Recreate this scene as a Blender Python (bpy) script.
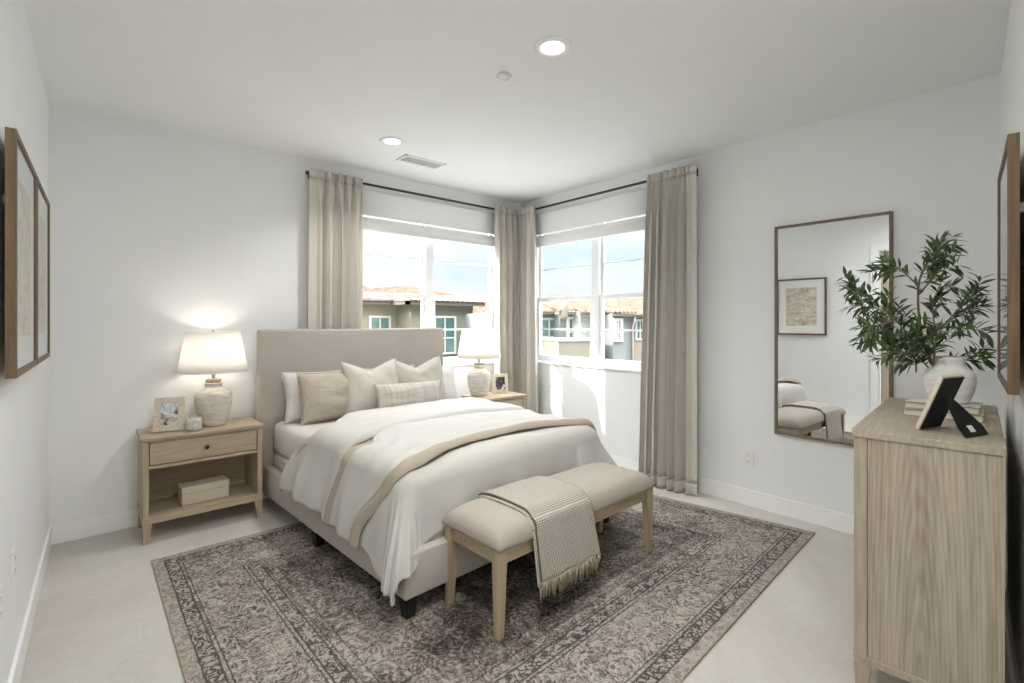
import bpy, bmesh, math, random
from mathutils import Vector, Matrix, noise as mnoise
from math import sin, cos, pi, radians as R, sqrt, exp

C = bpy.context.scene.collection
for o in list(bpy.data.objects): bpy.data.objects.remove(o)
SC = bpy.context.scene
rnd = random.Random(7)

# ------------------------------------------------------------------ camera
YAW = 0.853                      # angle between the view and the back wall's direction
FPX = 489.93
cd = bpy.data.cameras.new('camera'); cam = bpy.data.objects.new('camera', cd); C.objects.link(cam)
cd.sensor_fit = 'HORIZONTAL'; cd.sensor_width = 36.0; cd.lens = 36.0 * FPX / 1024
cd.shift_y = -19.26 / 1024; cd.clip_start = 0.02; cd.clip_end = 400
cam.location = (0.161, -4.17, 1.38)
cam.rotation_euler = (pi / 2, 0, -(pi / 2 - YAW))
SC.camera = cam

# ------------------------------------------------------------------ sky, sun, exposure
SC.view_settings.view_transform = 'Standard'; SC.view_settings.look = 'None'
SC.view_settings.gamma = 1.0; SC.view_settings.exposure = 1.62; SC.view_settings.use_curve_mapping = False
SC.cycles.max_bounces = 12; SC.cycles.diffuse_bounces = 7; SC.cycles.transparent_max_bounces = 16
SC.cycles.glossy_bounces = 5; SC.cycles.sample_clamp_indirect = 6.0
SC.cycles.use_denoising = True

SUN_DIR = Vector((1, -0.70, -0.745)).normalized()       # direction the sunlight travels
w = bpy.data.worlds.new('sky'); SC.world = w; w.use_nodes = True
nt = w.node_tree; nt.nodes.clear()
def wn(t, **k):
    n = nt.nodes.new(t)
    for a, b in k.items(): setattr(n, a, b)
    return n
tc = wn('ShaderNodeTexCoord'); sep = wn('ShaderNodeSeparateXYZ'); nt.links.new(tc.outputs['Generated'], sep.inputs[0])
mp = wn('ShaderNodeMapping'); mp.inputs['Scale'].default_value = (1.0, 1.0, 6.0); nt.links.new(tc.outputs['Generated'], mp.inputs[0])
cl = wn('ShaderNodeTexNoise'); cl.inputs['Scale'].default_value = 2.3; cl.inputs['Detail'].default_value = 7; cl.inputs['Roughness'].default_value = 0.55
nt.links.new(mp.outputs[0], cl.inputs['Vector'])
cr = wn('ShaderNodeValToRGB'); cr.color_ramp.elements[0].position = 0.36; cr.color_ramp.elements[1].position = 0.56
cr.color_ramp.elements[0].color = (0.74, 0.87, 0.99, 1); cr.color_ramp.elements[1].color = (1.04, 1.05, 1.06, 1)
nt.links.new(cl.outputs['Fac'], cr.inputs[0])
# the sky is brighter high up and around the sun
dv = wn('ShaderNodeVectorMath', operation='DOT_PRODUCT'); dv.inputs[1].default_value = tuple(-SUN_DIR)
nt.links.new(tc.outputs['Generated'], dv.inputs[0])
pw = wn('ShaderNodeMath', operation='POWER'); pw.use_clamp = False
mx0 = wn('ShaderNodeMath', operation='MAXIMUM'); mx0.inputs[1].default_value = 0.0; nt.links.new(dv.outputs['Value'], mx0.inputs[0])
nt.links.new(mx0.outputs[0], pw.inputs[0]); pw.inputs[1].default_value = 9.0
g1 = wn('ShaderNodeMath', operation='MULTIPLY'); g1.inputs[1].default_value = 4.0; nt.links.new(pw.outputs[0], g1.inputs[0])
zr = wn('ShaderNodeMapRange'); zr.inputs[1].default_value = 0.36; zr.inputs[2].default_value = 0.75; zr.inputs[3].default_value = 0.37; zr.inputs[4].default_value = 5.0
nt.links.new(sep.outputs[2], zr.inputs[0])
ad = wn('ShaderNodeMath', operation='ADD'); nt.links.new(g1.outputs[0], ad.inputs[0]); nt.links.new(zr.outputs[0], ad.inputs[1])
bg = wn('ShaderNodeBackground'); nt.links.new(cr.outputs[0], bg.inputs[0]); nt.links.new(ad.outputs[0], bg.inputs[1])
wo = wn('ShaderNodeOutputWorld'); nt.links.new(bg.outputs[0], wo.inputs[0])

sd = bpy.data.lights.new('sun', 'SUN'); sd.energy = 2.6; sd.angle = R(0.6); sd.color = (1.0, 0.95, 0.86)
sun = bpy.data.objects.new('sun', sd); C.objects.link(sun)
sun.rotation_euler = SUN_DIR.to_track_quat('-Z', 'Y').to_euler(); sun.location = (-10, 5, 12)

CAN_POWER = 3.6        # ceiling downlights
FILL_POWER = 9.0      # added fill light on the ceiling, out of view
LAMP_POWER = 1.05        # bulbs of the table lamps

# ------------------------------------------------------------------ materials
MATS = {}
class NB:
    """tiny node-graph helper"""
    def __init__(s, name):
        s.m = bpy.data.materials.new(name); s.m.use_nodes = True; s.t = s.m.node_tree; s.t.nodes.clear()
        s.out = s.n('ShaderNodeOutputMaterial'); s.b = s.n('ShaderNodeBsdfPrincipled'); s.l(s.b.outputs[0], s.out.inputs[0])
        s.tc = None
    def n(s, t, ins=None, **k):
        x = s.t.nodes.new(t)
        for a, b in k.items(): setattr(x, a, b)
        for a, b in (ins or {}).items(): s.set(x, a, b)
        return x
    def set(s, x, a, b):
        i = x.inputs[a]
        if hasattr(b, 'is_output') : s.t.links.new(b, i)
        else: i.default_value = b
    def l(s, a, b): s.t.links.new(a, b)
    def coord(s, which='Object', scale=(1, 1, 1), loc=(0, 0, 0), rot=(0, 0, 0)):
        if not s.tc: s.tc = s.n('ShaderNodeTexCoord')
        return s.n('ShaderNodeMapping', {0: s.tc.outputs[which], 'Location': loc, 'Rotation': rot, 'Scale': scale}).outputs[0]
    def noise(s, v, scale, detail=4, rough=0.55, dist=0.0):
        return s.n('ShaderNodeTexNoise', {'Vector': v, 'Scale': scale, 'Detail': detail, 'Roughness': rough, 'Distortion': dist}).outputs['Fac']
    def ramp(s, f, stops, interp='LINEAR'):
        r = s.n('ShaderNodeValToRGB', {0: f}); e = r.color_ramp.elements; r.color_ramp.interpolation = interp
        while len(e) < len(stops): e.new(0.5)
        for x, (p, c) in zip(e, stops): x.position = p; x.color = (*c, 1) if len(c) == 3 else c
        return r.outputs[0]
    def math(s, op, a, b=0.0, c=None, clamp=False):
        ins = {0: a, 1: b}
        if c is not None: ins[2] = c
        return s.n('ShaderNodeMath', ins, operation=op, use_clamp=clamp).outputs[0]
    def mix(s, f, a, b, mode='MIX'):
        x = s.n('ShaderNodeMix', data_type='RGBA', blend_type=mode); s.set(x, 0, f)
        for i, v in ((6, a), (7, b)):
            s.set(x, i, v if hasattr(v, 'is_output') else (*v, 1))
        return x.outputs[2]
    def bump(s, h, strength=0.2, dist=0.01):
        s.set(s.b, 'Normal', s.n('ShaderNodeBump', {'Height': h, 'Strength': strength, 'Distance': dist}).outputs[0])
    def base(s, c, rough=0.6, spec=0.3, metal=0.0):
        s.set(s.b, 'Base Color', c if hasattr(c, 'is_output') else (*c, 1)); s.set(s.b, 'Roughness', rough)
        s.b.inputs['Specular IOR Level'].default_value = spec; s.b.inputs['Metallic'].default_value = metal

def reg(name, nb): MATS[name] = nb.m; return nb.m
def plain(name, c, rough=0.5, spec=0.3, metal=0.0, vary=0.04, scale=30, bump=0.0):
    b = NB(name); f = b.noise(b.coord(), scale)
    c2 = tuple(max(0, x * (1 - vary * 2)) for x in c); c3 = tuple(min(1, x * (1 + vary)) for x in c)
    b.base(b.ramp(f, [(0.3, c2), (0.7, c3)]), rough, spec, metal)
    if bump: b.bump(f, bump, 0.004)
    return reg(name, b)
def fabric(name, c, vary=0.07, weave=700, rough=0.9, bump=0.25, slub=True, trans=0.0, c2=None):
    b = NB(name); v = b.coord()
    big = b.noise(v, 4, 3); 
    a = b.noise(b.coord(scale=(1, 1, 0.06)), weave * 0.5, 2); h = b.noise(b.coord(scale=(0.06, 0.06, 1)), weave * 0.5, 2)
    f = b.math('MULTIPLY_ADD', b.math('ADD', a, h), 0.5, b.math('MULTIPLY', big, 0.35))
    d = c2 or tuple(x * (1 - vary * 1.6) for x in c)
    col = b.ramp(f, [(0.45, d), (0.85, c)])
    b.base(col, rough, 0.15); b.b.inputs['Sheen Weight'].default_value = 0.1
    if bump: b.bump(f, bump, 0.003)
    if trans:
        tr = b.n('ShaderNodeBsdfTranslucent', {'Color': col}); m = b.n('ShaderNodeMixShader', {0: trans, 1: b.b.outputs[0], 2: tr.outputs[0]})
        b.l(m.outputs[0], b.out.inputs[0])
    return reg(name, b)
def wood(name, dark, light, axis=0, rough=0.5, cathedral=False, fine=90):
    b = NB(name); sc = [1.0, 1.0, 1.0]; sc[axis] = 0.045
    v = b.coord(scale=tuple(sc))
    g = b.noise(v, fine, 5, 0.6, 0.3); p = b.noise(v, 7, 3, 0.5, 0.6)
    f = b.math('MULTIPLY_ADD', g, 0.62, b.math('MULTIPLY', p, 0.38))
    if cathedral:
        vv = b.coord(scale=(1.0, 3.1, 0.26), loc=(0, 0.62, -0.02))
        ds = b.noise(b.coord(scale=(1, 1, 0.25)), 5.0, 3)
        wv = b.n('ShaderNodeTexWave', {'Vector': vv, 'Scale': 9.0, 'Distortion': 4.5, 'Detail': 3.0, 'Detail Scale': 1.1}, wave_type='RINGS', rings_direction='X').outputs['Fac']
        f = b.math('MULTIPLY_ADD', wv, 0.09, b.math('MULTIPLY', f, 0.91))
    b.base(b.ramp(f, [(0.36, dark), (0.62, light)]), rough, 0.25)
    b.bump(g, 0.08, 0.003)
    return reg(name, b)

WALLC = (0.795, 0.805, 0.805)
plain('wall_paint', WALLC, 0.75, 0.15, vary=0.006, scale=5)
plain('ceiling_paint', (0.80, 0.812, 0.812), 0.85, 0.1, vary=0.006, scale=5)
plain('trim_white', (0.84, 0.84, 0.83), 0.4, 0.3, vary=0.006)
plain('vinyl_white', (0.86, 0.87, 0.88), 0.35, 0.35, vary=0.005)
plain('white_plastic', (0.80, 0.80, 0.78), 0.35, 0.4, vary=0.01)
plain('slot_dark', (0.03, 0.03, 0.03), 0.6)
plain('black_metal', (0.015, 0.014, 0.013), 0.4, 0.4)
plain('bronze_metal', (0.10, 0.075, 0.055), 0.35, 0.5, 0.8)
plain('steel', (0.55, 0.53, 0.50), 0.3, 0.5, 0.9)
plain('vent_grey', (0.16, 0.165, 0.165), 0.5)
plain('black_board', (0.012, 0.012, 0.013), 0.65, 0.25, vary=0.2, scale=60)
plain('dark_leg', (0.018, 0.016, 0.015), 0.5)
wood('oak_light', (0.31, 0.242, 0.162), (0.46, 0.38, 0.275), 0)
wood('oak_light_v', (0.31, 0.242, 0.162), (0.46, 0.38, 0.275), 2)
wood('bench_oak', (0.30, 0.235, 0.15), (0.46, 0.375, 0.26), 2)
wood('bench_oak_h', (0.30, 0.235, 0.15), (0.46, 0.375, 0.26), 0)
wood('grey_oak', (0.30, 0.25, 0.19), (0.44, 0.38, 0.30), 0)
wood('grey_oak_v', (0.30, 0.25, 0.19), (0.44, 0.38, 0.30), 2)
wood('grey_oak_side', (0.26, 0.215, 0.16), (0.44, 0.38, 0.30), 2, cathedral=True)
wood('frame_oak', (0.105, 0.068, 0.038), (0.185, 0.128, 0.078), 2)
wood('frame_oak_h', (0.105, 0.068, 0.038), (0.185, 0.128, 0.078), 1)
wood('mirror_wood', (0.14, 0.105, 0.075), (0.22, 0.17, 0.125), 2)
plain('door_tan', (0.42, 0.37, 0.30), 0.6, vary=0.03)
fabric('headboard_linen', (0.42, 0.383, 0.345), weave=500, bump=0.3)
fabric('bed_linen', (0.48, 0.44, 0.40), weave=500, bump=0.3)
fabric('white_sheet', (0.54, 0.527, 0.50), vary=0.02, weave=300, bump=0.05)
fabric('pillow_white', (0.66, 0.65, 0.63), vary=0.02, weave=300, bump=0.06)
fabric('white_cotton', (0.53, 0.515, 0.485), vary=0.02, weave=300, bump=0.08)
fabric('cream_sheet', (0.60, 0.565, 0.53), vary=0.02, weave=300, bump=0.06)
fabric('tan_cloth', (0.42, 0.365, 0.295), vary=0.06, weave=400, bump=0.2)
fabric('tan_pillow', (0.60, 0.53, 0.44), vary=0.08, weave=260, bump=0.4)
fabric('oat_pillow', (0.52, 0.485, 0.435), vary=0.06, weave=500, bump=0.2)
fabric('stone_pillow', (0.48, 0.45, 0.40), vary=0.07, weave=500, bump=0.2)
fabric('bench_linen', (0.40, 0.36, 0.312), vary=0.04, weave=600, bump=0.15)
fabric('curtain_linen', (0.73, 0.695, 0.64), vary=0.07, weave=240, bump=0.2, trans=0.26)
fabric('shade_cloth', (0.80, 0.81, 0.81), vary=0.02, weave=300, bump=0.05)
fabric('lamp_linen', (0.90, 0.885, 0.86), vary=0.03, weave=400, bump=0.05, trans=0.5)

# striped linen of the lumbar cushion, ribbed weave of the tan cushion
b = NB('stripe_pillow'); v = b.coord(scale=(1, 0.015, 0.015))
f = b.noise(v, 26, 2, 0.7); g = b.noise(b.coord(), 300, 2)
b.base(b.ramp(f, [(0.38, (0.40, 0.37, 0.325)), (0.5, (0.47, 0.44, 0.395)), (0.6, (0.50, 0.47, 0.425))]), 0.9, 0.1); b.bump(g, 0.2, 0.003); reg('stripe_pillow', b)
b = NB('ribbed_tan'); v = b.coord(scale=(0.12, 1, 1))
f = b.noise(v, 90, 3, 0.6, 0.4); g = b.noise(b.coord(), 200, 3)
b.base(b.ramp(f, [(0.35, (0.42, 0.365, 0.295)), (0.65, (0.49, 0.435, 0.365))]), 0.92, 0.1); b.bump(b.math('ADD', f, g), 0.5, 0.005); reg('ribbed_tan', b)

# carpet
b = NB('carpet'); v = b.coord(); f = b.noise(v, 220, 4, 0.8); g = b.noise(v, 1.3, 3, 0.6, 1.0); k = b.noise(v, 28, 3, 0.7)
f2 = b.math('ADD', b.math('MULTIPLY', f, 0.5), b.math('ADD', b.math('MULTIPLY', g, 0.35), b.math('MULTIPLY', k, 0.15)))
b.base(b.ramp(f2, [(0.36, (0.70, 0.655, 0.585)), (0.6, (0.88, 0.845, 0.785))]), 0.98, 0.05); b.bump(b.math('ADD', f, k), 0.9, 0.012); reg('carpet', b)

# faded persian rug; UV runs in metres, 3.05 x 2.44
RU, RV = 3.05, 2.44
b = NB('persian_rug'); uv = b.coord('UV'); sp = b.n('ShaderNodeSeparateXYZ', {0: uv}); u, vv = sp.outputs[0], sp.outputs[1]
du = b.math('MINIMUM', u, b.math('SUBTRACT', RU, u)); dvv = b.math('MINIMUM', vv, b.math('SUBTRACT', RV, vv))
d = b.math('MINIMUM', du, dvv)
wob = b.math('MULTIPLY_ADD', b.noise(uv, 30, 2), 0.012, -0.006)
d = b.math('ADD', d, wob)
# mirrored coordinates so that the ornament repeats as in woven rugs
mu = b.math('ABSOLUTE', b.math('SUBTRACT', u, RU / 2)); mv = b.math('ABSOLUTE', b.math('SUBTRACT', vv, RV / 2))
mc = b.n('ShaderNodeCombineXYZ', {0: mu, 1: mv}).outputs[0]
def curls(scale, k, dist, seed):
    vec = b.n('ShaderNodeMapping', {0: mc, 'Location': (seed, seed * 2, 0)}).outputs[0]
    nz = b.noise(vec, scale, 2, 0.5, dist)
    s = b.math('SINE', b.math('MULTIPLY', nz, k))
    return b.math('MULTIPLY_ADD', s, 0.5, 0.5)
c1 = curls(9, 42, 1.8, 1.7); c2 = curls(17, 30, 1.3, 5.1); c3 = curls(30, 24, 0.8, 9.3)
vo = b.n('ShaderNodeTexVoronoi', {'Vector': mc, 'Scale': 9.0, 'Randomness': 0.75}, feature='F1').outputs['Distance']
flo = b.math('SINE', b.math('MULTIPLY', vo, 34.0)); flo = b.math('MULTIPLY_ADD', flo, 0.5, 0.5)
orn = b.math('MULTIPLY_ADD', c1, 0.42, b.math('MULTIPLY_ADD', c2, 0.34, b.math('MULTIPLY', flo, 0.24)))
fade = b.noise(uv, 2.2, 5, 0.7, 0.8); fine = b.noise(uv, 85, 5, 0.85)
fld = b.math('MULTIPLY_ADD', orn, 0.50, b.math('MULTIPLY_ADD', fade, 1.0, b.math('MULTIPLY_ADD', fine, 0.55, -0.505)))
field = b.ramp(fld, [(0.26, (0.040, 0.034, 0.031)), (0.42, (0.105, 0.088, 0.077)), (0.56, (0.185, 0.160, 0.140)), (0.76, (0.38, 0.345, 0.305))])
rose = b.noise(uv, 1.6, 3); field = b.mix(b.math('MULTIPLY', b.ramp(rose, [(0.45, (0, 0, 0)), (0.7, (1, 1, 1))]), 0.35), field, (0.78, 0.60, 0.52), 'MULTIPLY')
bor = b.math('MULTIPLY_ADD', c2, 0.30, b.math('MULTIPLY_ADD', c1, 0.26, b.math('MULTIPLY_ADD', fine, 0.40, b.math('MULTIPLY_ADD', fade, 0.7, -0.26))))
border = b.ramp(bor, [(0.28, (0.065, 0.054, 0.048)), (0.42, (0.16, 0.135, 0.117)), (0.57, (0.265, 0.23, 0.20)), (0.80, (0.42, 0.38, 0.335))])
darkb = b.ramp(b.math('MULTIPLY_ADD', c3, 0.55, b.math('MULTIPLY', fine, 0.55)), [(0.30, (0.07, 0.063, 0.058)), (0.50, (0.17, 0.148, 0.13)), (0.68, (0.36, 0.32, 0.28))])
pale = b.ramp(b.math('MULTIPLY_ADD', c3, 0.4, b.math('MULTIPLY', fine, 0.7)), [(0.3, (0.20, 0.17, 0.148)), (0.7, (0.40, 0.355, 0.31))])
lines = (0.055, 0.05, 0.05)
def band(x0, x1): return b.math('MULTIPLY', b.math('GREATER_THAN', d, x0), b.math('LESS_THAN', d, x1))
col = field
inner = b.mix(0.5, field, border)
col = b.mix(b.math('LESS_THAN', d, 0.53), col, inner)
for x0, x1, m_ in ((0.115, 0.41, border), (0.41, 0.47, darkb), (0.055, 0.115, darkb), (-1, 0.055, pale)):
    col = b.mix(band(x0, x1), col, m_)
for x0, x1 in ((0.050, 0.058), (0.112, 0.120), (0.132, 0.138), (0.388, 0.394), (0.406, 0.414), (0.466, 0.474), (0.486, 0.490), (0.528, 0.533)):
    col = b.mix(b.math('MULTIPLY', band(x0, x1), 0.82), col, lines)
# worn patches
wear = b.ramp(b.noise(uv, 3.4, 6, 0.75), [(0.50, (0, 0, 0)), (0.72, (1, 1, 1))])
col = b.mix(b.math('MULTIPLY', wear, 0.30), col, (0.40, 0.37, 0.33))
b.base(col, 0.95, 0.05); b.bump(b.noise(uv, 260, 3, 0.7), 0.5, 0.004); reg('persian_rug', b)

# chunky waffle knit (UV in metres)
b = NB('waffle_knit'); uv = b.coord('UV'); sp = b.n('ShaderNodeSeparateXYZ', {0: uv})
sx = b.math('SINE', b.math('MULTIPLY', sp.outputs[0], 2 * pi / 0.021)); sy = b.math('SINE', b.math('MULTIPLY', sp.outputs[1], 2 * pi / 0.021))
f = b.math('MAXIMUM', b.math('ABSOLUTE', sx), b.math('ABSOLUTE', sy)); gx = b.math('MULTIPLY', b.math('ABSOLUTE', sx), b.math('ABSOLUTE', sy))
h = b.math('MULTIPLY_ADD', b.noise(uv, 120, 3), 0.3, gx)
b.base(b.ramp(h, [(0.16, (0.20, 0.17, 0.13)), (0.36, (0.46, 0.42, 0.36)), (0.66, (0.66, 0.625, 0.565))]), 0.95, 0.05); b.bump(h, 0.8, 0.006); reg('waffle_knit', b)
plain('fringe_yarn', (0.40, 0.34, 0.265), 0.95, 0.05, vary=0.15, scale=90)

# ribbed stoneware of the lamps
b = NB('stoneware'); v = b.coord(scale=(0.25, 0.25, 1)); f = b.noise(v, 55, 4, 0.65); g = b.noise(b.coord(), 120, 3)
b.base(b.ramp(f, [(0.33, (0.50, 0.455, 0.40)), (0.5, (0.62, 0.585, 0.53)), (0.68, (0.71, 0.68, 0.63))]), 0.85, 0.15); b.bump(b.math('MULTIPLY_ADD', f, 1.0, b.math('MULTIPLY', g, 0.3)), 0.5, 0.006); reg('stoneware', b)
b = NB('white_ceramic'); v = b.coord(scale=(0.2, 0.2, 1)); f = b.noise(v, 40, 4, 0.6)
b.base(b.ramp(f, [(0.35, (0.70, 0.68, 0.65)), (0.6, (0.82, 0.81, 0.79))]), 0.6, 0.25); b.bump(f, 0.4, 0.006); reg('white_ceramic', b)
b = NB('mottled_cup'); f = b.noise(b.coord(), 38, 5, 0.7)
b.base(b.ramp(f, [(0.35, (0.42, 0.41, 0.37)), (0.6, (0.66, 0.64, 0.59))]), 0.45, 0.35); reg('mottled_cup', b)
plain('candle_wax', (0.82, 0.78, 0.70), 0.5)
b = NB('textured_bone'); f = b.noise(b.coord(scale=(1, 1, 2)), 75, 4, 0.7, 1.0)
b.base(b.ramp(f, [(0.35, (0.52, 0.44, 0.34)), (0.6, (0.76, 0.69, 0.59))]), 0.4, 0.4); b.bump(f, 0.5, 0.004); reg('textured_bone', b)
plain('frame_beige', (0.62, 0.55, 0.46), 0.6, vary=0.06, scale=80)
plain('book_cream', (0.72, 0.67, 0.59), 0.7, vary=0.03); plain('book_band', (0.30, 0.25, 0.20), 0.6); 
b = NB('book_pages'); f = b.noise(b.coord(scale=(0.02, 0.02, 1)), 900, 1); b.base(b.ramp(f, [(0.3, (0.55, 0.50, 0.43)), (0.7, (0.76, 0.72, 0.65))]), 0.9, 0.05); reg('book_pages', b)
plain('tag_white', (0.85, 0.85, 0.85), 0.6); plain('tag_ink', (0.45, 0.45, 0.45), 0.7)
plain('box_linen', (0.60, 0.52, 0.42), 0.8, vary=0.06, scale=150)
plain('mat_board', (0.82, 0.82, 0.80), 0.8, vary=0.01)
plain('bark', (0.17, 0.115, 0.06), 0.8, vary=0.2, scale=60)
plain('twig_green', (0.22, 0.21, 0.10), 0.7, vary=0.15, scale=60)
b = NB('olive_leaf'); inf = b.n('ShaderNodeNewGeometry').outputs['Random Per Island']
bf = b.n('ShaderNodeNewGeometry').outputs['Backfacing']
lc = b.ramp(inf, [(0.0, (0.020, 0.050, 0.014)), (0.55, (0.045, 0.095, 0.026)), (0.9, (0.10, 0.16, 0.045)), (1.0, (0.17, 0.21, 0.07))])
lc = b.mix(b.math('MULTIPLY', bf, 0.4), lc, (0.20, 0.25, 0.16)); b.base(lc, 0.38, 0.45)
tr = b.n('ShaderNodeBsdfTranslucent', {'Color': lc}); b.l(b.n('ShaderNodeMixShader', {0: 0.15, 1: b.b.outputs[0], 2: tr.outputs[0]}).outputs[0], b.out.inputs[0]); reg('olive_leaf', b)

# glass: a clear pane that lets light through and reflects at glancing angles
def pane_glass(name, tint=(1, 1, 1), refl=1.0):
    b = NB(name); b.t.nodes.remove(b.b)
    t = b.n('ShaderNodeBsdfTransparent', {'Color': (*tint, 1)}); g = b.n('ShaderNodeBsdfGlossy', {'Roughness': 0.0})
    fr = b.n('ShaderNodeFresnel', {'IOR': 1.45}).outputs[0]
    front = b.math('SUBTRACT', 1.0, b.n('ShaderNodeNewGeometry').outputs['Backfacing'])
    m = b.n('ShaderNodeMixShader', {0: b.math('MULTIPLY', b.math('MULTIPLY', fr, refl), front), 1: t.outputs[0], 2: g.outputs[0]}); b.l(m.outputs[0], b.out.inputs[0]); return reg(name, b)
pane_glass('window_glass', (0.985, 0.99, 0.99), 0.3)
pane_glass('picture_glass', (1, 1, 1), 1.0)
b = NB('mirror_silver'); b.base((0.88, 0.90, 0.90), 0.0, 0.5, 1.0); reg('mirror_silver', b)
def emit(name, c, s):
    b = NB(name); b.t.nodes.remove(b.b); e = b.n('ShaderNodeEmission', {'Color': (*c, 1), 'Strength': s}); b.l(e.outputs[0], b.out.inputs[0]); return reg(name, b)
emit('downlight_lens', (1.0, 0.93, 0.82), 6.0)
emit('bulb_glow', (1.0, 0.85, 0.7), 6.0)

# prints
def landscape(name, seed, cols):
    b = NB(name); v = b.coord('Object', loc=(seed, seed, seed)); sp = b.n('ShaderNodeSeparateXYZ', {0: b.coord('Object')})
    f = b.noise(b.coord('Object', scale=(1, 0.6, 2.6), loc=(seed, 0, seed)), 6, 6, 0.7, 0.6); g = b.noise(v, 26, 5, 0.75, 0.8)
    x = b.math('MULTIPLY_ADD', f, 0.65, b.math('MULTIPLY', g, 0.4))
    b.base(b.ramp(x, [(0.38, cols[0]), (0.48, cols[1]), (0.56, cols[2]), (0.68, cols[3])]), 0.8, 0.1); return reg(name, b)
EARTH = [(0.30, 0.25, 0.20), (0.55, 0.46, 0.36), (0.66, 0.63, 0.57), (0.76, 0.74, 0.70)]
landscape('print_dunes', 1.3, EARTH); landscape('print_field', 4.1, EARTH); landscape('print_shore', 7.7, EARTH)
def snapshot(name, colours, seed):
    b = NB(name); v = b.coord('Object', loc=(seed, 0, seed)); f = b.noise(v, 17, 4, 0.45, 0.8)
    b.base(b.ramp(f, colours), 0.35, 0.4); return reg(name, b)
snapshot('photo_colour', [(0.34, (0.05, 0.05, 0.05)), (0.44, (0.42, 0.27, 0.18)), (0.52, (0.55, 0.58, 0.62)), (0.66, (0.82, 0.84, 0.86))], 2.2)
snapshot('photo_mono', [(0.40, (0.015, 0.015, 0.015)), (0.52, (0.10, 0.10, 0.10)), (0.60, (0.55, 0.55, 0.55)), (0.68, (0.80, 0.80, 0.80))], 3.9)

# outdoors
plain('stucco_sand', (0.251, 0.220, 0.160), 0.9, 0.05, vary=0.03, scale=3); plain('stucco_cream', (0.179, 0.166, 0.128), 0.9, 0.05, vary=0.03, scale=3)
plain('stucco_sage', (0.181, 0.207, 0.185), 0.9, 0.05, vary=0.03, scale=3); plain('stucco_pale', (0.164, 0.175, 0.164), 0.9, 0.05, vary=0.03, scale=3)
plain('stucco_tan', (0.251, 0.208, 0.155), 0.9, 0.05, vary=0.03, scale=3); plain('eave_brown', (0.132, 0.114, 0.096), 0.8)
plain('house_trim', (0.437, 0.437, 0.404), 0.7); plain('asphalt', (0.24, 0.235, 0.225), 0.9); plain('pipe_grey', (0.35, 0.33, 0.31), 0.6)
b = NB('house_glass'); f = b.noise(b.coord(), 0.9, 2); b.base(b.ramp(f, [(0.35, (0.05, 0.10, 0.09)), (0.65, (0.14, 0.20, 0.185))]), 0.08, 0.6); reg('house_glass', b)
b = NB('clay_tiles'); f = b.noise(b.coord(), 2.4, 4, 0.7); k = b.noise(b.coord(scale=(3, 3, 3)), 1.1, 1)
b.base(b.ramp(b.math('MULTIPLY_ADD', f, 0.6, b.math('MULTIPLY', k, 0.4)), [(0.36, (0.060, 0.034, 0.023)), (0.5, (0.105, 0.062, 0.043)), (0.66, (0.15, 0.10, 0.073))]), 0.85, 0.1); reg('clay_tiles', b)
b = NB('ledge_stone'); br = b.n('ShaderNodeTexBrick', {'Vector': b.coord(rot=(pi / 2, 0, 0)), 'Color1': (0.20, 0.20, 0.18, 1), 'Color2': (0.36, 0.35, 0.32, 1), 'Mortar': (0.12, 0.12, 0.11, 1), 'Scale': 4.0, 'Row Height': 0.3})
f = b.noise(b.coord(), 6, 4, 0.7); b.base(b.mix(0.5, b.ramp(f, [(0.3, (0.14, 0.15, 0.13)), (0.7, (0.40, 0.40, 0.36))]), br.outputs[0]), 0.9, 0.1); reg('ledge_stone', b)
b = NB('shrub_leaf'); inf = b.n('ShaderNodeNewGeometry').outputs['Random Per Island']
b.base(b.ramp(inf, [(0.0, (0.20, 0.24, 0.06)), (0.5, (0.38, 0.38, 0.11)), (1.0, (0.58, 0.55, 0.20))]), 0.7, 0.15); reg('shrub_leaf', b)

# ------------------------------------------------------------------ mesh helpers
def new(): return bmesh.new()
def box(bm, x0, x1, y0, y1, z0, z1, M=None):
    vs = [bm.verts.new((x, y, z)) for x in (x0, x1) for y in (y0, y1) for z in (z0, z1)]
    if M is not None:
        for v in vs: v.co = M @ v.co
    for f in ((0, 1, 3, 2), (4, 6, 7, 5), (0, 4, 5, 1), (2, 3, 7, 6), (0, 2, 6, 4), (1, 5, 7, 3)): bm.faces.new([vs[i] for i in f])
    return vs
def taper(bm, cx, cy, z0, z1, b0, b1, dx=0, dy=0, hy0=None, hy1=None):
    """tapered square post: half size b0 at z0 (shifted dx,dy) and b1 at z1"""
    hy0 = b0 if hy0 is None else hy0; hy1 = b1 if hy1 is None else hy1
    lo = [bm.verts.new((cx + dx + sx * b0, cy + dy + sy * hy0, z0)) for sx, sy in ((-1, -1), (1, -1), (1, 1), (-1, 1))]
    hi = [bm.verts.new((cx + sx * b1, cy + sy * hy1, z1)) for sx, sy in ((-1, -1), (1, -1), (1, 1), (-1, 1))]
    bm.faces.new(lo[::-1]); bm.faces.new(hi)
    for i in range(4): bm.faces.new((lo[i], lo[(i + 1) % 4], hi[(i + 1) % 4], hi[i]))
def lathe(bm, prof, seg=40, c=(0, 0), caps=True):
    rings = [[bm.verts.new((c[0] + r * cos(2 * pi * i / seg), c[1] + r * sin(2 * pi * i / seg), z)) for i in range(seg)] for r, z in prof]
    for a, b_ in zip(rings, rings[1:]):
        for i in range(seg): bm.faces.new((a[i], a[(i + 1) % seg], b_[(i + 1) % seg], b_[i]))
    if caps: bm.faces.new(rings[0][::-1]); bm.faces.new(rings[-1])
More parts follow.
